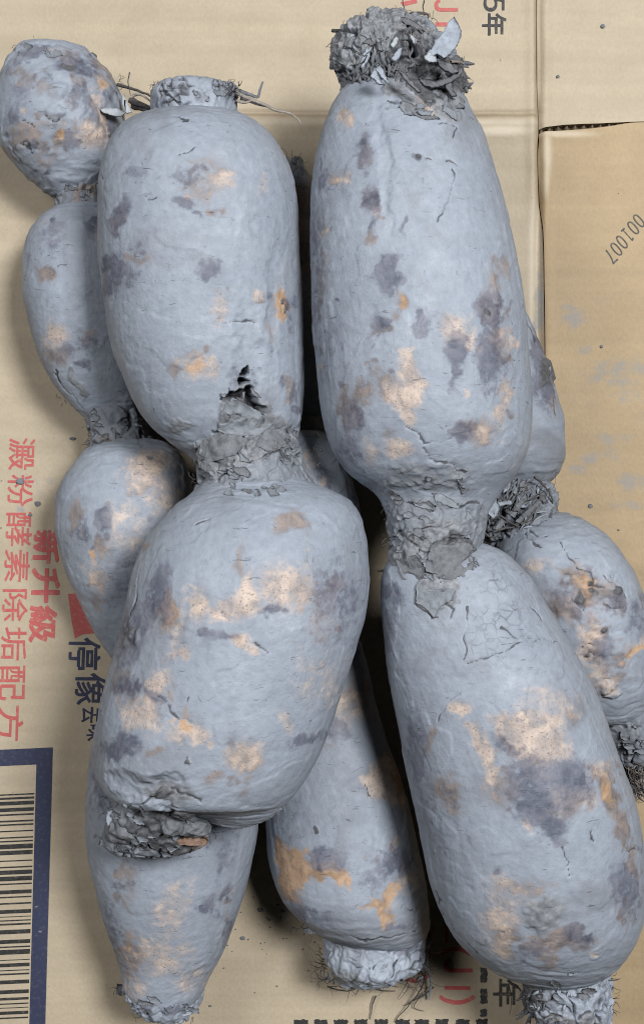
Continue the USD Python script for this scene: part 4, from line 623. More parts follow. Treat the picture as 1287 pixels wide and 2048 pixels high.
part(r, 'mud_flake', flake([(1030, 1042), (1078, 998), (1082, 1006), (1040, 1046)], .042, .0006, (0, 0), 0, 14), CLAY)
for i, (pts, z0, z1) in enumerate([([(975, 985), (1000, 1030), (1040, 1052)], .046, .044), ([(1040, 1050), (1070, 1020), (1082, 985)], .044, .040), ([(985, 1065), (1030, 1052), (1075, 1035)], .046, .040), ([(1094, 1022), (1110, 1032), (1136, 1036)], .030, .022), ([(1068, 956), (1095, 980), (1105, 1010)], .036, .030), ([(965, 1060), (985, 1075), (1000, 1070)], .046, .045)]):
    part(r, 'rootlet', strand(pts, z0, z1, .0004, .0002, 2.5, 60 + i), FIBD)

flaky(r, [(1035, 1010, 55, 34, 11, 12), (1265, 1480, 30, 26, 9, 7)], 2)
EW = [(952, 990, 1080), (965, 975, 1095), (985, 966, 1106), (1010, 962, 1113), (1035, 958, 1114), (1055, 960, 1110), (1075, 965, 1095), (1088, 980, 1075)]
part(r, 'torn_fibres', shag(EW, .0215, .95, (975, 1100, 975, 1065), 45, 8, -45, 40, (14, 44), (.0003, .0006), .0012), CLAY, kind='stuff')
part(r, 'torn_fibres', shag(EW, .0215, .95, (975, 1100, 975, 1065), 18, 9, -50, 50, (14, 40), (.0003, .0006), .0012), FLAKE, kind='stuff')
ET = [(1505, 1245, 1310), (1520, 1240, 1320), (1545, 1248, 1322), (1570, 1258, 1318), (1585, 1270, 1312)]
part(r, 'torn_fibres', shag(ET, .016, .9, (1245, 1300, 1515, 1580), 70, 10, 60, 40, (14, 40), (.0002, .0005), .001), FIBP, kind='stuff')
part(r, 'torn_fibres', shag(ET, .016, .9, (1245, 1300, 1515, 1580), 60, 11, 60, 40, (14, 40), (.0002, .0005), .001), FIBD, kind='stuff')

# ---- big root on top, left of the middle
r = thing('lotus_root', 'muddy lotus root of two big segments on top left, grey clay patch at its waist', 'lotus root', at(440, 900, 0.0))
grow(r, 'neck', MUD, [(166, 352, 440), (169, 330, 462), (175, 312, 472), (190, 304, 475), (210, 303, 473), (230, 303, 473), (255, 312, 465)], 0.054, .92, 1.9, 'node', seed=41, amp=.36, patches=[('purple', 325, 205, 18, 20, 0, .6), ('purple', 400, 190, 20, 14, 0, .5)],
     cracks=[(3, [(320, 182), (345, 174), (372, 172)]), (3, [(372, 166), (395, 172), (410, 180), (415, 196)]), (3, [(440, 175), (455, 185), (470, 192)]), (3, [(470, 196), (474, 210)]), (2, [(395, 205), (402, 218)])])
grow(r, 'segment', MUD, [(218, 345, 440), (222, 320, 458), (232, 284, 490), (245, 255, 513), (265, 232, 536), (300, 213, 560), (340, 202, 579), (400, 196, 592), (500, 197, 599), (600, 208, 604), (700, 228, 607), (760, 249, 607), (800, 267, 605), (840, 290, 601), (870, 318, 592), (895, 350, 590), (912, 376, 594), (930, 392, 596), (955, 404, 600), (975, 420, 590)],
     0.056, .90, 2.5, seed=42, patches=[('purple', 245, 430, 18, 34, 12, 1.1), ('brown', 243, 435, 14, 26, 10, .7), ('purple', 228, 545, 22, 36, 5, 1.15), ('purple', 375, 405, 26, 16, 10, .9), ('brown', 430, 425, 14, 8, 0, .8), ('purple', 420, 548, 22, 22, 0, 1.05), ('brown', 270, 515, 22, 12, 0, .7), ('skin', 446, 612, 18, 26, 15, .72), ('skin', 438, 640, 8, 18, 10, .5), ('orange', 572, 615, 17, 24, 5, .85), ('dark', 577, 620, 4, 5, 0, 1.1), ('skin', 515, 588, 10, 10, 0, .6), ('orange', 382, 735, 24, 18, 0, .42), ('skin', 385, 733, 26, 22, 0, .72), ('brown', 545, 640, 10, 50, 0, .35), ('purple', 380, 345, 40, 16, -5, .6), ('purple', 270, 345, 34, 10, -5, .55), ('brown', 385, 352, 16, 8, -10, .6), ('skin', 440, 355, 26, 14, 0, .45), ('skin', 520, 370, 14, 30, 0, .4), ('purple', 590, 620, 10, 40, 0, .6), ('purple', 590, 780, 10, 24, 0, .55), ('brown', 580, 775, 8, 20, 0, .6), ('gray', 360, 850, 26, 18, 0, .6),
      ('groove', 495, 720, 20, 90, 3, .45), ('groove', 548, 600, 12, 130, 2, .2), ('raise', 550, 790, 34, 100, 0, .5),
      ('gray', [(492, 765), (530, 812), (548, 838), (590, 860), (600, 900), (560, 950), (390, 950), (395, 900), (425, 860), (438, 838), (455, 800)], 1.1), ('dark', [(470, 795), (520, 820), (525, 860), (480, 870), (440, 850), (450, 810)], .45),
      ('hole', [(452, 796), (470, 786), (486, 782), (500, 780), (518, 792), (524, 824), (514, 822), (494, 806), (476, 800), (460, 800)], 1.0), ('hole', 490, 768, 9, 8, 0, .9), ('hole', 492, 748, 5, 6, 0, .9), ('purple', 492, 758, 34, 24, 0, .6)],
     cracks=[(3, [(448, 806), (440, 840), (436, 855), (420, 862)]), (2.5, [(455, 776), (458, 790)]), (2.5, [(520, 822), (522, 842)]), (3, [(545, 852), (562, 866), (565, 890)]), (2, [(395, 905), (440, 900)]), (2, [(460, 650), (480, 640), (508, 640)]), (2, [(416, 890), (420, 900), (438, 906), (430, 890)]), (1.8, [(362, 304), (392, 296)]), (1.8, [(345, 232), (374, 238)]), (1.8, [(300, 400), (318, 396)]), (2, [(204, 352), (212, 360)])])
grow(r, 'node', MUDN, [(838, 455, 545), (860, 420, 575), (885, 398, 598), (910, 390, 604), (935, 394, 610), (960, 396, 624), (985, 385, 650), (1005, 385, 670), (1025, 410, 650)], 0.0615, .90, 1.8, 'node', seed=43, amp=.55, label='grey clay lump in the waist between two segments', patches=[('gray', [(430, 840), (570, 850), (585, 880), (555, 900), (520, 912), (470, 920), (430, 950), (395, 940), (392, 890)], 1.0)],
     cracks=[(3, [(386, 905), (394, 930), (400, 960)]), (2.5, [(435, 960), (460, 930), (470, 912)]), (2.5, [(500, 920), (540, 905), (565, 900)]), (2.5, [(565, 900), (588, 918)]), (2.5, [(470, 985), (500, 968), (530, 968)])])
grow(r, 'segment', MUD, [(950, 440, 570), (954, 425, 590), (962, 410, 610), (975, 396, 645), (990, 378, 680), (1010, 350, 706), (1050, 310, 725), (1100, 281, 735), (1150, 264, 738), (1220, 249, 731), (1300, 230, 709), (1380, 210, 683), (1450, 197, 661), (1500, 195, 641), (1550, 199, 615), (1580, 207, 594), (1596, 222, 580), (1606, 290, 571), (1622, 360, 557), (1640, 410, 533), (1652, 440, 505), (1659, 460, 482)],
     0.066, .86, 2.5, seed=44, zend=.072, patches=[('brown', 584, 1048, 32, 18, 0, .95), ('skin', [(490, 1160), (510, 1140), (516, 1200), (524, 1228), (480, 1238), (430, 1235), (420, 1215), (460, 1195), (480, 1180)], .95), ('skin', 395, 1210, 26, 30, 0, .82), ('skin', 570, 1175, 48, 46, -20, .9), ('purple', 538, 1222, 24, 14, -20, 1.1), ('brown', 600, 1180, 30, 34, 0, .65), ('purple', 660, 1190, 50, 70, 10, .55), ('purple', 700, 1200, 24, 60, 0, .6), ('purple', 315, 1185, 30, 60, 15, 1.0), ('orange', 330, 1215, 16, 36, 15, .55), ('brown', 328, 1220, 18, 44, 15, .8), ('dark', 258, 1270, 14, 40, 15, .55), ('purple', 258, 1275, 24, 60, 15, .9), ('purple', 415, 1270, 20, 12, 0, .95), ('purple', 448, 1266, 12, 9, 0, .9), ('skin', 352, 1312, 24, 16, -20, .85), ('skin', 312, 1372, 26, 26, 0, .85), ('purple', 262, 1372, 22, 18, 0, .9), ('brown', 262, 1375, 20, 16, 0, .7), ('skin', 285, 1430, 40, 34, 10, .8), ('purple', 310, 1400, 34, 14, 40, .8), ('purple', 240, 1488, 36, 24, -15, 1.3), ('orange', 360, 1450, 20, 14, 20, .45), ('skin', 385, 1465, 40, 20, 20, .85), ('skin', 490, 1510, 36, 28, -40, .85), ('brown', 492, 1520, 30, 34, -20, .7), ('purple', 600, 1475, 34, 14, -20, .8), ('dark', 366, 1516, 9, 8, 0, .7), ('brown', 300, 1500, 16, 12, 0, .7), ('skin', 480, 1285, 14, 16, 0, .5), ('skin', 575, 1440, 14, 14, 0, .6), ('brown', 430, 1560, 30, 14, -10, .6), ('brown', 485, 1585, 12, 20, 0, .55), ('skin', 345, 1270, 10, 50, 10, .5), ('brown', 484, 1120, 10, 34, 5, .7), ('purple', 660, 1250, 60, 60, 0, .35), ('skin', 650, 1350, 50, 60, 0, .35), ('raise', 240, 1550, 60, 30, 0, .5), ('groove', 300, 1580, 60, 26, 15, 1.0), ('gray', 330, 1590, 70, 18, 5, .8), ('dark', 318, 1592, 34, 12, 0, .7), ('skin', 640, 1230, 30, 60, 0, .35)],
     cracks=[(2, [(312, 1392), (335, 1412), (355, 1440)]), (2.2, [(280, 1140), (272, 1180), (262, 1235)]), (1.8, [(510, 1280), (530, 1305)]), (1.8, [(395, 1048), (420, 1038)]), (2, [(320, 1590), (300, 1600), (275, 1612)]), (2.5, [(340, 1580), (380, 1590), (405, 1605)]), (1.8, [(375, 1410), (382, 1398)]), (1.8, [(590, 1350), (594, 1358)])])
grow(r, 'node', MUDN, [(1572, 300, 370), (1580, 272, 395), (1592, 245, 410), (1610, 228, 416), (1640, 214, 420), (1665, 210, 418), (1685, 214, 408), (1700, 226, 350), (1710, 244, 300), (1714, 255, 285)], 0.0755, .74, 1.7, 'node', seed=45, amp=.6, zend=.060, label='torn end caked with lumps of clay', patches=[('hole', 318, 1612, 20, 10, -20, 1.0), ('dark', 300, 1650, 90, 36, 0, .62), ('brown', 350, 1690, 60, 16, 0, .8), ('dark', 325, 1605, 44, 26, 0, 1.0), ('dark', 330, 1690, 50, 20, 0, .8), ('brown', 310, 1608, 30, 22, -10, 1.2), ('gray', 360, 1615, 40, 30, 0, .9)],
     cracks=[(4, [(275, 1608), (300, 1590), (322, 1576), (328, 1600), (332, 1625)]), (4, [(322, 1622), (322, 1650), (320, 1668)]), (3.5, [(335, 1575), (370, 1582), (388, 1602)]), (3, [(240, 1660), (275, 1664), (290, 1655)]), (3, [(260, 1690), (290, 1695), (295, 1690)]), (5, [(320, 1678), (360, 1672), (410, 1672)])])
part(r, 'clay_lump', blob(345, 1648, .0775, 24, 26, .006, 2, .3), CLAY)
part(r, 'clay_lump', blob(385, 1652, .0735, 34, 22, .006, 3, .4), CLAY)
part(r, 'clay_lump', blob(368, 1616, .0835, 26, 22, .005, 4, .4), FLAKED)
part(r, 'clay_lump', blob(262, 1650, .0705, 44, 36, .007, 5, .45), CLAY)
part(r, 'husk', flake([(330, 1684), (360, 1676), (400, 1674), (418, 1682), (408, 1694), (370, 1692), (350, 1690)], .0765, .0025, (0, 0), -.001, 8, .0012), HUSK)
part(r, 'husk', flake([(326, 1700), (335, 1684), (346, 1686), (334, 1702)], .0745, .0012, (0, 0), 0, 8), FIBD)
part(r, 'mud_flake', flake([(214, 1622), (226, 1618), (226, 1640), (216, 1652), (212, 1640)], .074, .002, (0, 0), 0, 18), FLAKE)
part(r, 'mud_flake', flake([(200, 1676), (206, 1672), (206, 1690), (196, 1694)], .058, .001, (0, 0), 0, 19), FLAKEW)
part(r, 'mud_flake', flake([(500, 774), (508, 780), (522, 794), (518, 796), (504, 788)], 0.0845, .0009, (0, 0), 0, 20), CLAY)
part(r, 'mud_flake', flake([(486, 784), (490, 784), (488, 804), (484, 804)], .083, .0008, (0, 0), 0, 21), CLAY)
part(r, 'root_hairs', tuft([(400, 170, 80, 6, .062, -70, 80, 34), (462, 182, 14, 12, .060, -10, 50, 22), (310, 185, 8, 14, .056, -150, 60, 12), (394, 930, 6, 40, .064, 160, 60, 16), (575, 890, 20, 20, .080, 60, 80, 10), (230, 1615, 20, 20, .062, -140, 60, 12), (425, 1660, 12, 14, .066, 10, 50, 8)], 45, length=(8, 22)), FIBD, kind='stuff')
for i, (pts, z0, z1, r0, mt) in enumerate([([(470, 185), (510, 200), (550, 218), (580, 228), (602, 246)], .058, .050, .0007, FIBP), ([(470, 180), (500, 190), (515, 195), (520, 180), (524, 164)], .058, .054, .0007, CLAY), ([(472, 198), (490, 205), (505, 196)], .058, .056, .0006, FIBP), ([(480, 196), (520, 210), (548, 216)], .057, .053, .0005, FIBD), ([(236, 170), (265, 178), (290, 188), (304, 195)], .038, .052, .0006, FIBD), ([(258, 145), (258, 170), (260, 190)], .052, .046, .0002, FIBD),
        ([(262, 200), (280, 208), (300, 214)], .044, .050, .0012, FIBD), ([(262, 195), (275, 190), (290, 196), (302, 204)], .050, .054, .0006, FIBP), ([(285, 236), (292, 226), (304, 222)], .046, .052, .0010, FIBD), ([(268, 212), (284, 216), (302, 224)], .042, .050, .0013, FIBD), ([(250, 200), (250, 220)], .05, .045, .0003, FIBD)]):
    part(r, 'rootlet', strand(pts, z0, z1, r0, r0 * .45, 2.0, 80 + i), mt)

flaky(r, [(440, 930, 50, 30, 11, 9), (570, 890, 30, 40, 9, 9), (500, 975, 80, 14, 9, 9), (460, 800, 24, 20, 7, 5), (390, 185, 70, 14, 8, 6), (300, 1625, 80, 26, 10, 12), (320, 1690, 80, 16, 9, 10)], 3)
for P, mt, sd in [([(452, 806), (476, 798), (500, 812), (526, 828), (548, 846), (520, 870), (470, 872), (436, 862), (440, 832)], GREYC, 1), ([(432, 866), (470, 868), (500, 880), (470, 910), (420, 925), (396, 915), (402, 885)], CLAY, 2), ([(530, 858), (565, 860), (572, 892), (540, 905), (510, 890)], CLAY, 3)]:
    part(r, 'mud_flake', drape(r, P, .0004, .0002, sd, .0010), mt)

# ---- big root on top, right of the middle
r = thing('lotus_root', 'longest muddy lotus root on top right, torn clay tuft and grey flap at its head', 'lotus root', at(900, 1000, 0.0))
grow(r, 'neck', MUDN, [(28, 770, 800), (32, 748, 826), (40, 728, 846), (55, 700, 862), (75, 672, 876), (95, 667, 892), (125, 670, 908), (150, 680, 914), (175, 690, 917), (200, 700, 918), (215, 720, 900)], 0.062, .85, 1.5, 'node', seed=51, amp=1.15, fibrous=.45, label='torn neck of rough fibrous clay with a dark hollow', patches=[('gray', 750, 110, 110, 90, 0, 1.2), ('dark', [(795, 72), (830, 74), (855, 105), (885, 118), (915, 130), (920, 170), (880, 200), (840, 205), (820, 180), (795, 155), (783, 120)], 1.6), ('hole', 822, 92, 8, 10, 0, 1.1)],
     cracks=[(4, [(793, 140), (820, 165), (840, 185), (845, 200)]), (4, [(800, 68), (815, 80), (822, 95)]), (4, [(848, 80), (856, 100), (850, 118), (868, 122)]), (3, [(668, 122), (690, 128), (700, 150)]), (3, [(672, 140), (682, 168)]), (2.5, [(716, 112), (715, 130)]), (2.5, [(772, 110), (774, 135)]), (3, [(784, 38), (804, 42)]), (2.5, [(700, 95), (720, 100), (725, 110)]), (2.5, [(750, 90), (758, 120), (770, 160)]), (3, [(890, 150), (908, 165), (912, 190)])])
grow(r, 'segment', MUD, [(150, 770, 850), (154, 745, 875), (162, 715, 897), (175, 692, 914), (200, 670, 932), (230, 655, 947), (270, 640, 966), (340, 626, 989), (450, 620, 1017), (600, 622, 1043), (720, 630, 1057), (820, 641, 1063), (890, 660, 1056), (930, 684, 1041), (960, 714, 1020), (985, 748, 1000), (1010, 764, 984), (1040, 775, 970), (1075, 786, 958), (1110, 800, 944), (1130, 820, 925)],
     0.064, .88, 2.5, seed=52, zend=.0655, patches=[('dark', [(785, 148), (812, 172), (838, 200), (850, 204), (868, 190), (918, 186), (920, 150)], 1.5), ('gray', [(770, 160), (800, 165), (830, 200), (860, 195), (905, 180), (930, 215), (920, 240), (880, 232), (850, 225), (830, 228), (800, 210), (772, 195)], .8), ('skin', 840, 215, 26, 16, 20, .5), ('skin', 692, 238, 18, 14, 0, .8), ('brown', 692, 240, 16, 12, 0, .5), ('purple', 728, 300, 16, 40, 5, .9), ('brown', 728, 305, 12, 36, 5, .8), ('brown', 670, 355, 8, 20, 8, .9), ('purple', 645, 355, 14, 28, 0, .8), ('purple', 745, 400, 18, 40, 0, .85), ('brown', 745, 395, 14, 32, 0, .75), ('purple', 750, 462, 12, 20, 0, .7), ('purple', 808, 445, 7, 30, 0, .75), ('purple', 842, 325, 14, 10, 0, 1.0), ('dark', 846, 322, 8, 5, -15, .7), ('purple', 775, 550, 24, 32, 10, 1.15), ('purple', 790, 530, 10, 16, 20, 1.0), ('orange', 797, 600, 15, 17, 0, .6), ('brown', 797, 600, 18, 18, 0, .8), ('purple', 752, 655, 18, 22, 0, 1.1), ('brown', 748, 668, 8, 14, 0, .7), ('purple', 830, 650, 14, 26, 15, .85), ('purple', 980, 625, 30, 36, 10, 1.0), ('brown', 985, 620, 26, 30, 0, .9), ('dark', 984, 628, 9, 9, 0, .5), ('skin', 905, 665, 34, 30, 35, .75), ('skin', 930, 690, 20, 20, 0, .7), ('purple', 908, 715, 22, 44, -10, 1.2), ('purple', 905, 740, 14, 36, 0, 1.1), ('purple', 980, 720, 30, 60, 5, .95), ('brown', 1000, 690, 14, 50, 0, .8), ('skin', 1002, 680, 12, 22, 0, .7), ('skin', 1002, 815, 15, 42, 10, .82), ('brown', 1008, 790, 14, 26, 0, .5),
      ('skin', [(800, 712), (818, 708), (822, 745), (842, 770), (840, 805), (828, 840), (815, 852), (806, 838), (802, 812), (780, 800), (762, 790), (775, 775), (795, 765)], 1.0), ('brown', 770, 775, 24, 22, 0, .7), ('brown', 750, 760, 20, 16, 0, .5), ('brown', 692, 815, 22, 34, -20, 1.05), ('purple', 700, 830, 24, 38, -20, .8), ('purple', 920, 870, 18, 24, 0, 1.0), ('brown', 945, 865, 34, 26, -10, 1.0), ('skin', 955, 865, 20, 18, 0, .55), ('skin', 795, 895, 32, 18, 10, .72), ('skin', 735, 895, 16, 26, -20, .5), ('purple', 690, 900, 40, 30, 40, .6), ('purple', 632, 600, 20, 160, 0, .5), ('brown', 640, 560, 16, 120, 0, .45), ('purple', 630, 480, 14, 60, 0, .6), ('purple', 670, 690, 30, 60, 0, .4), ('brown', 990, 560, 20, 30, 0, .55), ('purple', 870, 650, 40, 20, 0, .4), ('gray', 860, 950, 120, 40, 0, .5), ('groove', 770, 330, 10, 120, -4, .3)],
     cracks=[(2.2, [(846, 900), (860, 915), (900, 928), (930, 945)]), (2, [(812, 855), (840, 862), (848, 885)]), (2, [(848, 890), (880, 882), (900, 880)]), (1.8, [(903, 335), (905, 365), (890, 410), (875, 445)]), (2, [(895, 320), (910, 325)]), (2.5, [(925, 205), (930, 225), (950, 240)]), (2, [(770, 200), (785, 210)]), (2, [(876, 250), (890, 245), (915, 250), (910, 275)]), (1.8, [(815, 340), (835, 346)]), (2.4, [(850, 316), (862, 322)]), (2, [(668, 935), (700, 955), (740, 980)])])
grow(r, 'node', MUDN, [(965, 830, 930), (985, 790, 955), (1010, 774, 972), (1035, 774, 970), (1060, 778, 967), (1085, 782, 962), (1110, 780, 958), (1130, 786, 952), (1148, 800, 942), (1160, 825, 930), (1168, 850, 915), (1172, 870, 900)], 0.0665, .92, 1.7, 'node', seed=53, amp=.55, label='waist caked in cracked grey clay', patches=[('gray', 880, 1060, 80, 40, 0, .5), ('gray', 830, 1115, 60, 50, 0, .9), ('dark', [(860, 1085), (900, 1070), (935, 1075), (952, 1100), (948, 1140), (915, 1165), (870, 1155), (845, 1140), (855, 1110)], .95)],
     cracks=[(3, [(788, 1005), (840, 1012), (870, 1020), (910, 1012), (960, 1003)]), (2.5, [(830, 1062), (870, 1055), (880, 1052)]), (3, [(825, 1090), (852, 1105), (872, 1115)]), (3, [(780, 1085), (795, 1100), (800, 1125), (820, 1135)]), (3, [(800, 1160), (850, 1155), (880, 1152), (920, 1165)]), (2.5, [(902, 1128), (902, 1150)]), (2.5, [(922, 1122), (922, 1150)]), (3, [(948, 1090), (955, 1120), (945, 1150), (952, 1160)]), (2, [(895, 1075), (932, 1072)])])
grow(r, 'segment', MUD, [(1082, 870, 940), (1086, 838, 965), (1095, 808, 992), (1110, 785, 1015), (1128, 772, 1035), (1155, 764, 1060), (1200, 761, 1086), (1240, 764, 1112), (1310, 771, 1151), (1390, 783, 1191), (1450, 795, 1215), (1530, 810, 1242), (1610, 827, 1267), (1690, 843, 1280), (1780, 863, 1287), (1825, 880, 1284), (1870, 905, 1272), (1905, 935, 1252), (1935, 975, 1228), (1955, 1015, 1200), (1966, 1050, 1175), (1971, 1080, 1145)],
     0.0645, .90, 2.5, seed=54, zend=.050, patches=[('gray', [(830, 1150), (915, 1165), (905, 1200), (880, 1215), (868, 1240), (848, 1220), (830, 1205)], 1.0), ('purple', 785, 1190, 24, 28, 0, .85), ('purple', 775, 1250, 18, 50, 0, .5), ('skin', 915, 1418, 22, 18, 20, .9), ('skin', [(932, 1460), (952, 1450), (975, 1490), (988, 1540), (978, 1582), (962, 1550), (940, 1500)], 1.0), ('skin', [(985, 1440), (1040, 1425), (1110, 1430), (1135, 1480), (1140, 1520), (1090, 1530), (1030, 1510), (1000, 1480)], .92), ('skin', 1100, 1410, 60, 30, 0, .45), ('purple', 1020, 1490, 40, 20, 20, .8), ('brown', 1060, 1510, 50, 40, 0, .55), ('purple', 1095, 1570, 80, 60, 10, 1.1), ('purple', 1075, 1610, 44, 46, 0, 1.3), ('purple', 1140, 1560, 44, 40, 0, 1.1), ('purple', 1105, 1660, 30, 26, 0, 1.0), ('skin', 1150, 1605, 40, 24, 0, .75), ('brown', 1140, 1620, 26, 20, 0, .7), ('brown', 1010, 1570, 44, 40, 0, .6), ('skin', 1195, 1545, 26, 26, 0, .6), ('brown', [(1180, 1535), (1220, 1540), (1245, 1600), (1258, 1660), (1255, 1700), (1235, 1690), (1232, 1640), (1205, 1600)], 1.1), ('orange', 1215, 1580, 16, 36, -15, .5), ('brown', 1262, 1730, 10, 34, -10, .9), ('purple', 1250, 1770, 24, 60, -10, .8), ('brown', 1255, 1830, 12, 24, 10, .6), ('skin', 1010, 1790, 44, 40, 0, .42), ('skin', 1000, 1830, 36, 60, 5, .68), ('brown', 1040, 1775, 50, 16, 0, .55), ('gray', 1085, 1830, 50, 40, 0, .62), ('brown', 1015, 1875, 30, 26, 0, .85), ('skin', 1005, 1895, 30, 18, 0, .8), ('brown', 1110, 1885, 70, 18, -8, 1.1), ('purple', 1150, 1875, 30, 14, -8, .9), ('purple', 1060, 1900, 50, 16, -15, .6), ('brown', 858, 1480, 10, 34, 3, .75), ('brown', 888, 1560, 10, 20, 20, .7), ('purple', 830, 1500, 20, 100, -8, .6), ('purple', 870, 1640, 20, 80, -10, .4), ('raise', 1000, 1200, 40, 40, 0, .4), ('craze', 990, 1210, 46, 70, 0, 1.2), ('craze', 960, 1290, 30, 40, 0, .9), ('craze', 1060, 1280, 50, 14, 0, .5), ('brown', 880, 1610, 16, 16, 0, .4)],
     cracks=[(2.2, [(1005, 1262), (1022, 1280), (1032, 1282)]), (1.8, [(935, 1210), (930, 1260), (928, 1320)]), (1.6, [(935, 1330), (975, 1318), (1040, 1285), (1115, 1280)]), (2, [(875, 1440), (900, 1400), (920, 1380)]), (2.2, [(832, 1180), (830, 1208), (850, 1220), (862, 1238), (875, 1236)]), (2.2, [(888, 1200), (905, 1215), (900, 1238)]), (2, [(1060, 1215), (1078, 1245)]), (2.2, [(1185, 1668), (1188, 1682)]), (1.6, [(1122, 1690), (1135, 1730), (1138, 1750)]), (2, [(1248, 1690), (1255, 1700), (1265, 1695)]), (2, [(1000, 1868), (1010, 1860), (1022, 1866)]), (1.8, [(870, 1780), (885, 1830), (930, 1885), (960, 1910)])])
grow(r, 'neck', MUD, [(1925, 1075, 1200), (1938, 1052, 1216), (1952, 1042, 1222), (1975, 1044, 1226), (2000, 1052, 1226), (2025, 1064, 1224), (2045, 1078, 1220), (2062, 1100, 1210), (2070, 1120, 1190)], 0.043, .90, 1.7, 'node', seed=55, amp=.85, label='mud-caked lower end', patches=[('dark', 1066, 1985, 20, 36, -10, .8), ('gray', 1140, 2040, 70, 20, 0, .7)],
     cracks=[(5, [(1040, 1962), (1052, 1990), (1062, 2020), (1072, 2040)]), (3, [(1050, 1962), (1072, 1960), (1086, 1955)]), (3, [(1075, 2020), (1092, 2032), (1120, 2030)]), (3, [(1160, 2028), (1178, 2026)]), (2.5, [(1190, 1960), (1222, 1945)]), (2.5, [(1150, 1980), (1165, 1975), (1160, 1990)]), (3, [(1190, 2020), (1195, 2040)])])
flaky(r, [(860, 1030, 80, 30, 13, 10), (830, 1110, 40, 40, 11, 10), (930, 1110, 24, 40, 9, 7), (870, 1165, 60, 12, 9, 7), (870, 975, 100, 20, 12, 5), (860, 205, 60, 22, 11, 9), (730, 100, 50, 45, 9, 9), (1130, 1975, 70, 40, 10, 8)], 4)
for P, mt, sd in [([(862, 1090), (900, 1074), (934, 1078), (950, 1104), (946, 1140), (918, 1162), (880, 1156), (850, 1140), (856, 1112)], CLAY, 1), ([(832, 1152), (870, 1160), (912, 1168), (904, 1200), (882, 1212), (868, 1236), (850, 1216), (832, 1206)], GREYC, 2), ([(790, 1120), (830, 1110), (850, 1135), (845, 1158), (806, 1158)], CLAY, 3), ([(800, 200), (840, 212), (880, 236), (850, 240), (812, 222)], CLAY, 4)]:
    part(r, 'mud_flake', drape(r, P, .0005, .0003, sd, .0010), mt)
# torn chips and strips at the head
HEAD = [(28, 770, 800), (32, 748, 826), (40, 728, 846), (55, 700, 862), (75, 672, 876), (95, 667, 892), (125, 670, 908), (150, 680, 914), (175, 690, 917), (200, 700, 918), (215, 720, 900)]
part(r, 'torn_fibres', shag(HEAD, .062, .85, (690, 780, 70, 140), 60, 1, 95, 30), CLAY, kind='stuff')
part(r, 'torn_fibres', shag(HEAD, .062, .85, (690, 790, 60, 140), 26, 2, 100, 45, (10, 30)), FLAKE, kind='stuff')
part(r, 'torn_fibres', shag(HEAD, .062, .85, (700, 890, 70, 165), 60, 3, 80, 60, (10, 40)), FLAKED, kind='stuff')
part(r, 'torn_fibres', shag(HEAD, .062, .85, (730, 840, 40, 62), 30, 4, 20, 30, (14, 40)), FLAKED, kind='stuff')
part(r, 'torn_fibres', shag(HEAD, .062, .85, (840, 915, 120, 175), 60, 5, 25, 30, (20, 50), (.0005, .0011), .001), FLAKED, kind='stuff')
TAIL = [(1925, 1075, 1200), (1938, 1052, 1216), (1952, 1042, 1222), (1975, 1044, 1226), (2000, 1052, 1226), (2025, 1064, 1224), (2045, 1078, 1220), (2062, 1100, 1210), (2070, 1120, 1190)]
part(r, 'torn_fibres', shag(TAIL, .043, .90, (1045, 1225, 1945, 2045), 22, 6, 90, 40, (10, 30), (.0003, .0006)), FLAKE, kind='stuff')
part(r, 'torn_fibres', shag(TAIL, .043, .90, (1045, 1090, 1955, 2035), 34, 7, 100, 30, (14, 36), (.0003, .0007)), FLAKED, kind='stuff')
part(r, 'mud_flake', flake([(862, 98), (870, 78), (884, 66), (898, 40), (908, 32), (914, 44), (922, 62), (920, 78), (912, 92), (900, 112), (886, 116), (874, 108), (858, 116), (852, 106)], .083, .0016, (.12, .15), .001, 30, .0010), FLAKE, label='pale grey torn flap standing out from the head')
part(r, 'mud_flake', flake([(848, 110), (856, 104), (872, 112), (874, 122), (862, 123), (850, 118)], .086, .0012, (0, 0), 0, 31), FLAKEW)
part(r, 'mud_flake', flake([(780, 88), (790, 72), (797, 72), (794, 86), (786, 94)], .0885, .0010, (0, .2), 0, 32), FLAKEW)
part(r, 'mud_flake', flake([(817, 66), (830, 72), (834, 84), (828, 88), (822, 78)], .089, .0010, (0, .2), 0, 33), FLAKEW)
part(r, 'mud_flake', flake([(726, 108), (736, 90), (736, 104), (728, 112)], .0865, .0010, (0, 0), 0, 34), FLAKE)
part(r, 'mud_flake', flake([(750, 138), (760, 130), (772, 150), (778, 168), (768, 160)], .0865, .0010, (0, 0), 0, 35), FLAKE)
part(r, 'mud_flake', flake([(740, 150), (750, 135), (762, 164), (770, 170), (756, 166)], .086, .0010, (0, 0), 0, 36), FLAKE)
part(r, 'mud_flake', flake([(782, 118), (795, 96), (806, 92), (800, 112), (790, 124)], .088, .0012, (0, .1), 0, 37), FLAKE)
part(r, 'mud_flake', flake([(838, 150), (870, 160), (900, 150), (918, 138), (924, 126), (928, 134), (918, 152), (896, 166), (866, 174), (846, 164)], .081, .0016, (0, 0), -.003, 38, .0015), FLAKED)
part(r, 'mud_flake', flake([(870, 118), (900, 124), (918, 140), (905, 146), (882, 134)], .083, .0014, (-.3, 0), 0, 39, .0015), FLAKED)
part(r, 'mud_flake', flake([(796, 140), (810, 146), (830, 170), (842, 184), (832, 182), (812, 162)], .0875, .0012, (0, 0), 0, 44, .001), FLAKED)
part(r, 'mud_flake', flake([(888, 160), (900, 158), (906, 180), (914, 190), (902, 192), (892, 176)], .080, .0012, (0, 0), 0, 45, .001), FLAKED)
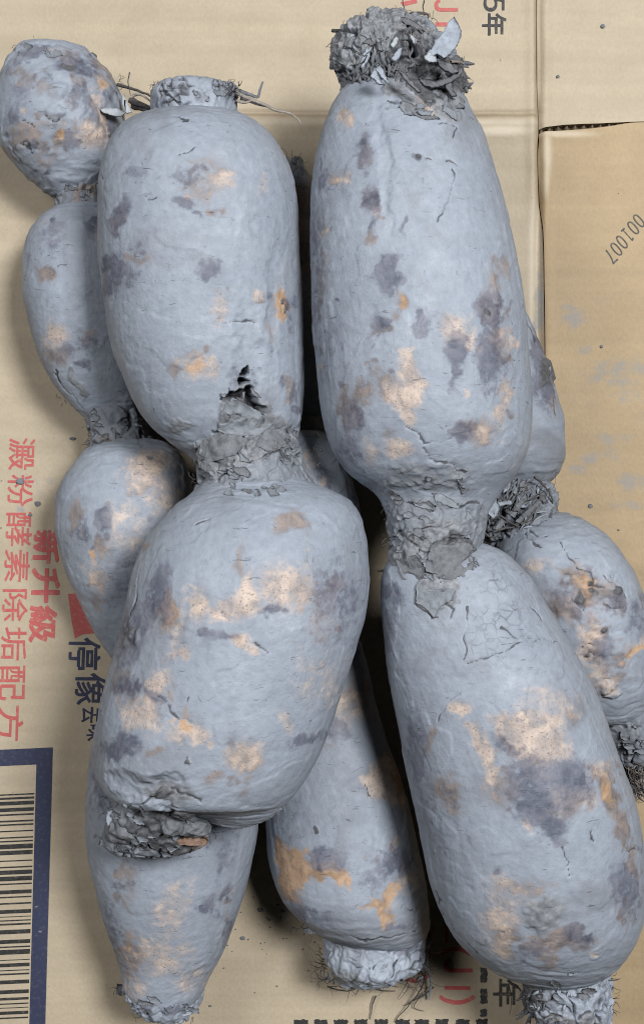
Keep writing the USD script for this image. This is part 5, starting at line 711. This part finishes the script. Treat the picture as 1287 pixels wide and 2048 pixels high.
part(r, 'mud_flake', flake([(790, 30), (815, 36), (838, 46), (850, 60), (836, 58), (812, 48)], .0755, .0012, (0, 0), 0, 46, .001), FLAKED)
part(r, 'mud_flake', flake([(805, 66), (826, 70), (838, 84), (820, 80), (806, 78)], .0875, .0012, (0, 0), 0, 47, .001), FLAKED)
part(r, 'root_hairs', tuft([(760, 36, 60, 10, .066, -80, 80, 12), (690, 75, 26, 24, .066, -140, 70, 5), (840, 42, 26, 10, .066, -50, 70, 18), (915, 150, 10, 30, .066, 0, 60, 14), (720, 120, 50, 50, .086, 80, 50, 6), (780, 1020, 8, 60, .068, 170, 50, 20), (665, 900, 30, 60, .066, 150, 40, 8), (1060, 1990, 20, 40, .055, 110, 50, 8), (1130, 2046, 70, 10, .050, 90, 60, 14), (1222, 1990, 6, 40, .046, 10, 40, 14)], 55, length=(8, 26)), FIBD, kind='stuff')
part(r, 'root_hairs', tuft([(730, 115, 55, 50, .0875, 80, 50, 14), (820, 60, 40, 20, .086, 60, 70, 16), (1130, 2040, 70, 10, .062, 90, 60, 14)], 56, length=(10, 26)), FIBP, kind='stuff')
for i, (pts, z0, z1, r0, mt) in enumerate([([(663, 60), (690, 60), (705, 62), (712, 58)], .060, .068, .0006, FIBD), ([(694, 60), (696, 70), (690, 76)], .062, .062, .0003, FIBD), ([(805, -2), (808, 14), (812, 24)], .050, .068, .0002, FIBD), ([(848, 0), (846, 16), (850, 28)], .050, .068, .00025, FIBD), ([(820, 28), (840, 26), (856, 30), (852, 40)], .070, .066, .0006, FIBD), ([(736, 22), (745, 20), (758, 28)], .06, .068, .0002, FIBD), ([(900, 122), (914, 122), (924, 124), (926, 132)], .076, .070, .0005, FIBP), ([(756, 1142), (768, 1142), (782, 1140)], .060, .066, .0004, FIBP), ([(1030, 1970), (1045, 1990), (1050, 2030)], .03, .02, .0003, FIBD), ([(1200, 1962), (1225, 1962), (1240, 1958)], .048, .044, .0002, FIBD), ([(1016, 1968), (1022, 2000), (1018, 2030)], .010, .002, .0002, FIBD)]):
    part(r, 'rootlet', strand(pts, z0, z1, r0, r0 * .5, 1.5, 120 + i), mt)

# ---------------------------------------------------------------- crumbs of mud fallen on the cardboard
rs = np.random.RandomState(5); cr = []
spots = [(75, 1007, 6, 5), (40, 963, 8, 6), (485, 1877, 5, 4), (520, 1820, 6, 4), (566, 1822, 5, 3), (660, 1780, 3, 3), (1180, 1012, 5, 4), (1202, 693, 3, 3), (1205, 51, 4, 4), (73, 1814, 3, 2), (80, 1864, 4, 2), (395, 1240, 0, 0), (1115, 152, 3, 3), (1236, 1060, 2, 2), (145, 877, 6, 3), (60, 1030, 4, 3), (1095, 985, 4, 4), (1108, 1034, 6, 3), (1275, 1858, 2, 2), (420, 2013, 3, 2), (555, 1810, 4, 2), (538, 1840, 3, 2), (1246, 1130, 2, 2)]
for _ in range(14): spots.append((rs.uniform(0, 1287), rs.uniform(0, 2048), rs.uniform(.6, 1.6), rs.uniform(.6, 1.6)))
for _ in range(36): spots.append((rs.normal(560, 60), rs.normal(1860, 50), rs.uniform(.8, 2.2), rs.uniform(.6, 1.8)))
for i, (x, y, a, b) in enumerate(spots):
    if a: cr.append(blob(x, y, float(height(x, y)) + .0002 + .0004 * (x > 1080), a, b, max(.00025, a * .00006), i, .4, 1 if a < 3 else 2))
c = part(None, 'mud_crumbs', join(cr), CLAY, True); keys(c.GetPrim(), 'small grey crumbs of mud scattered over the cardboard', 'crumbs', None, 'stuff')
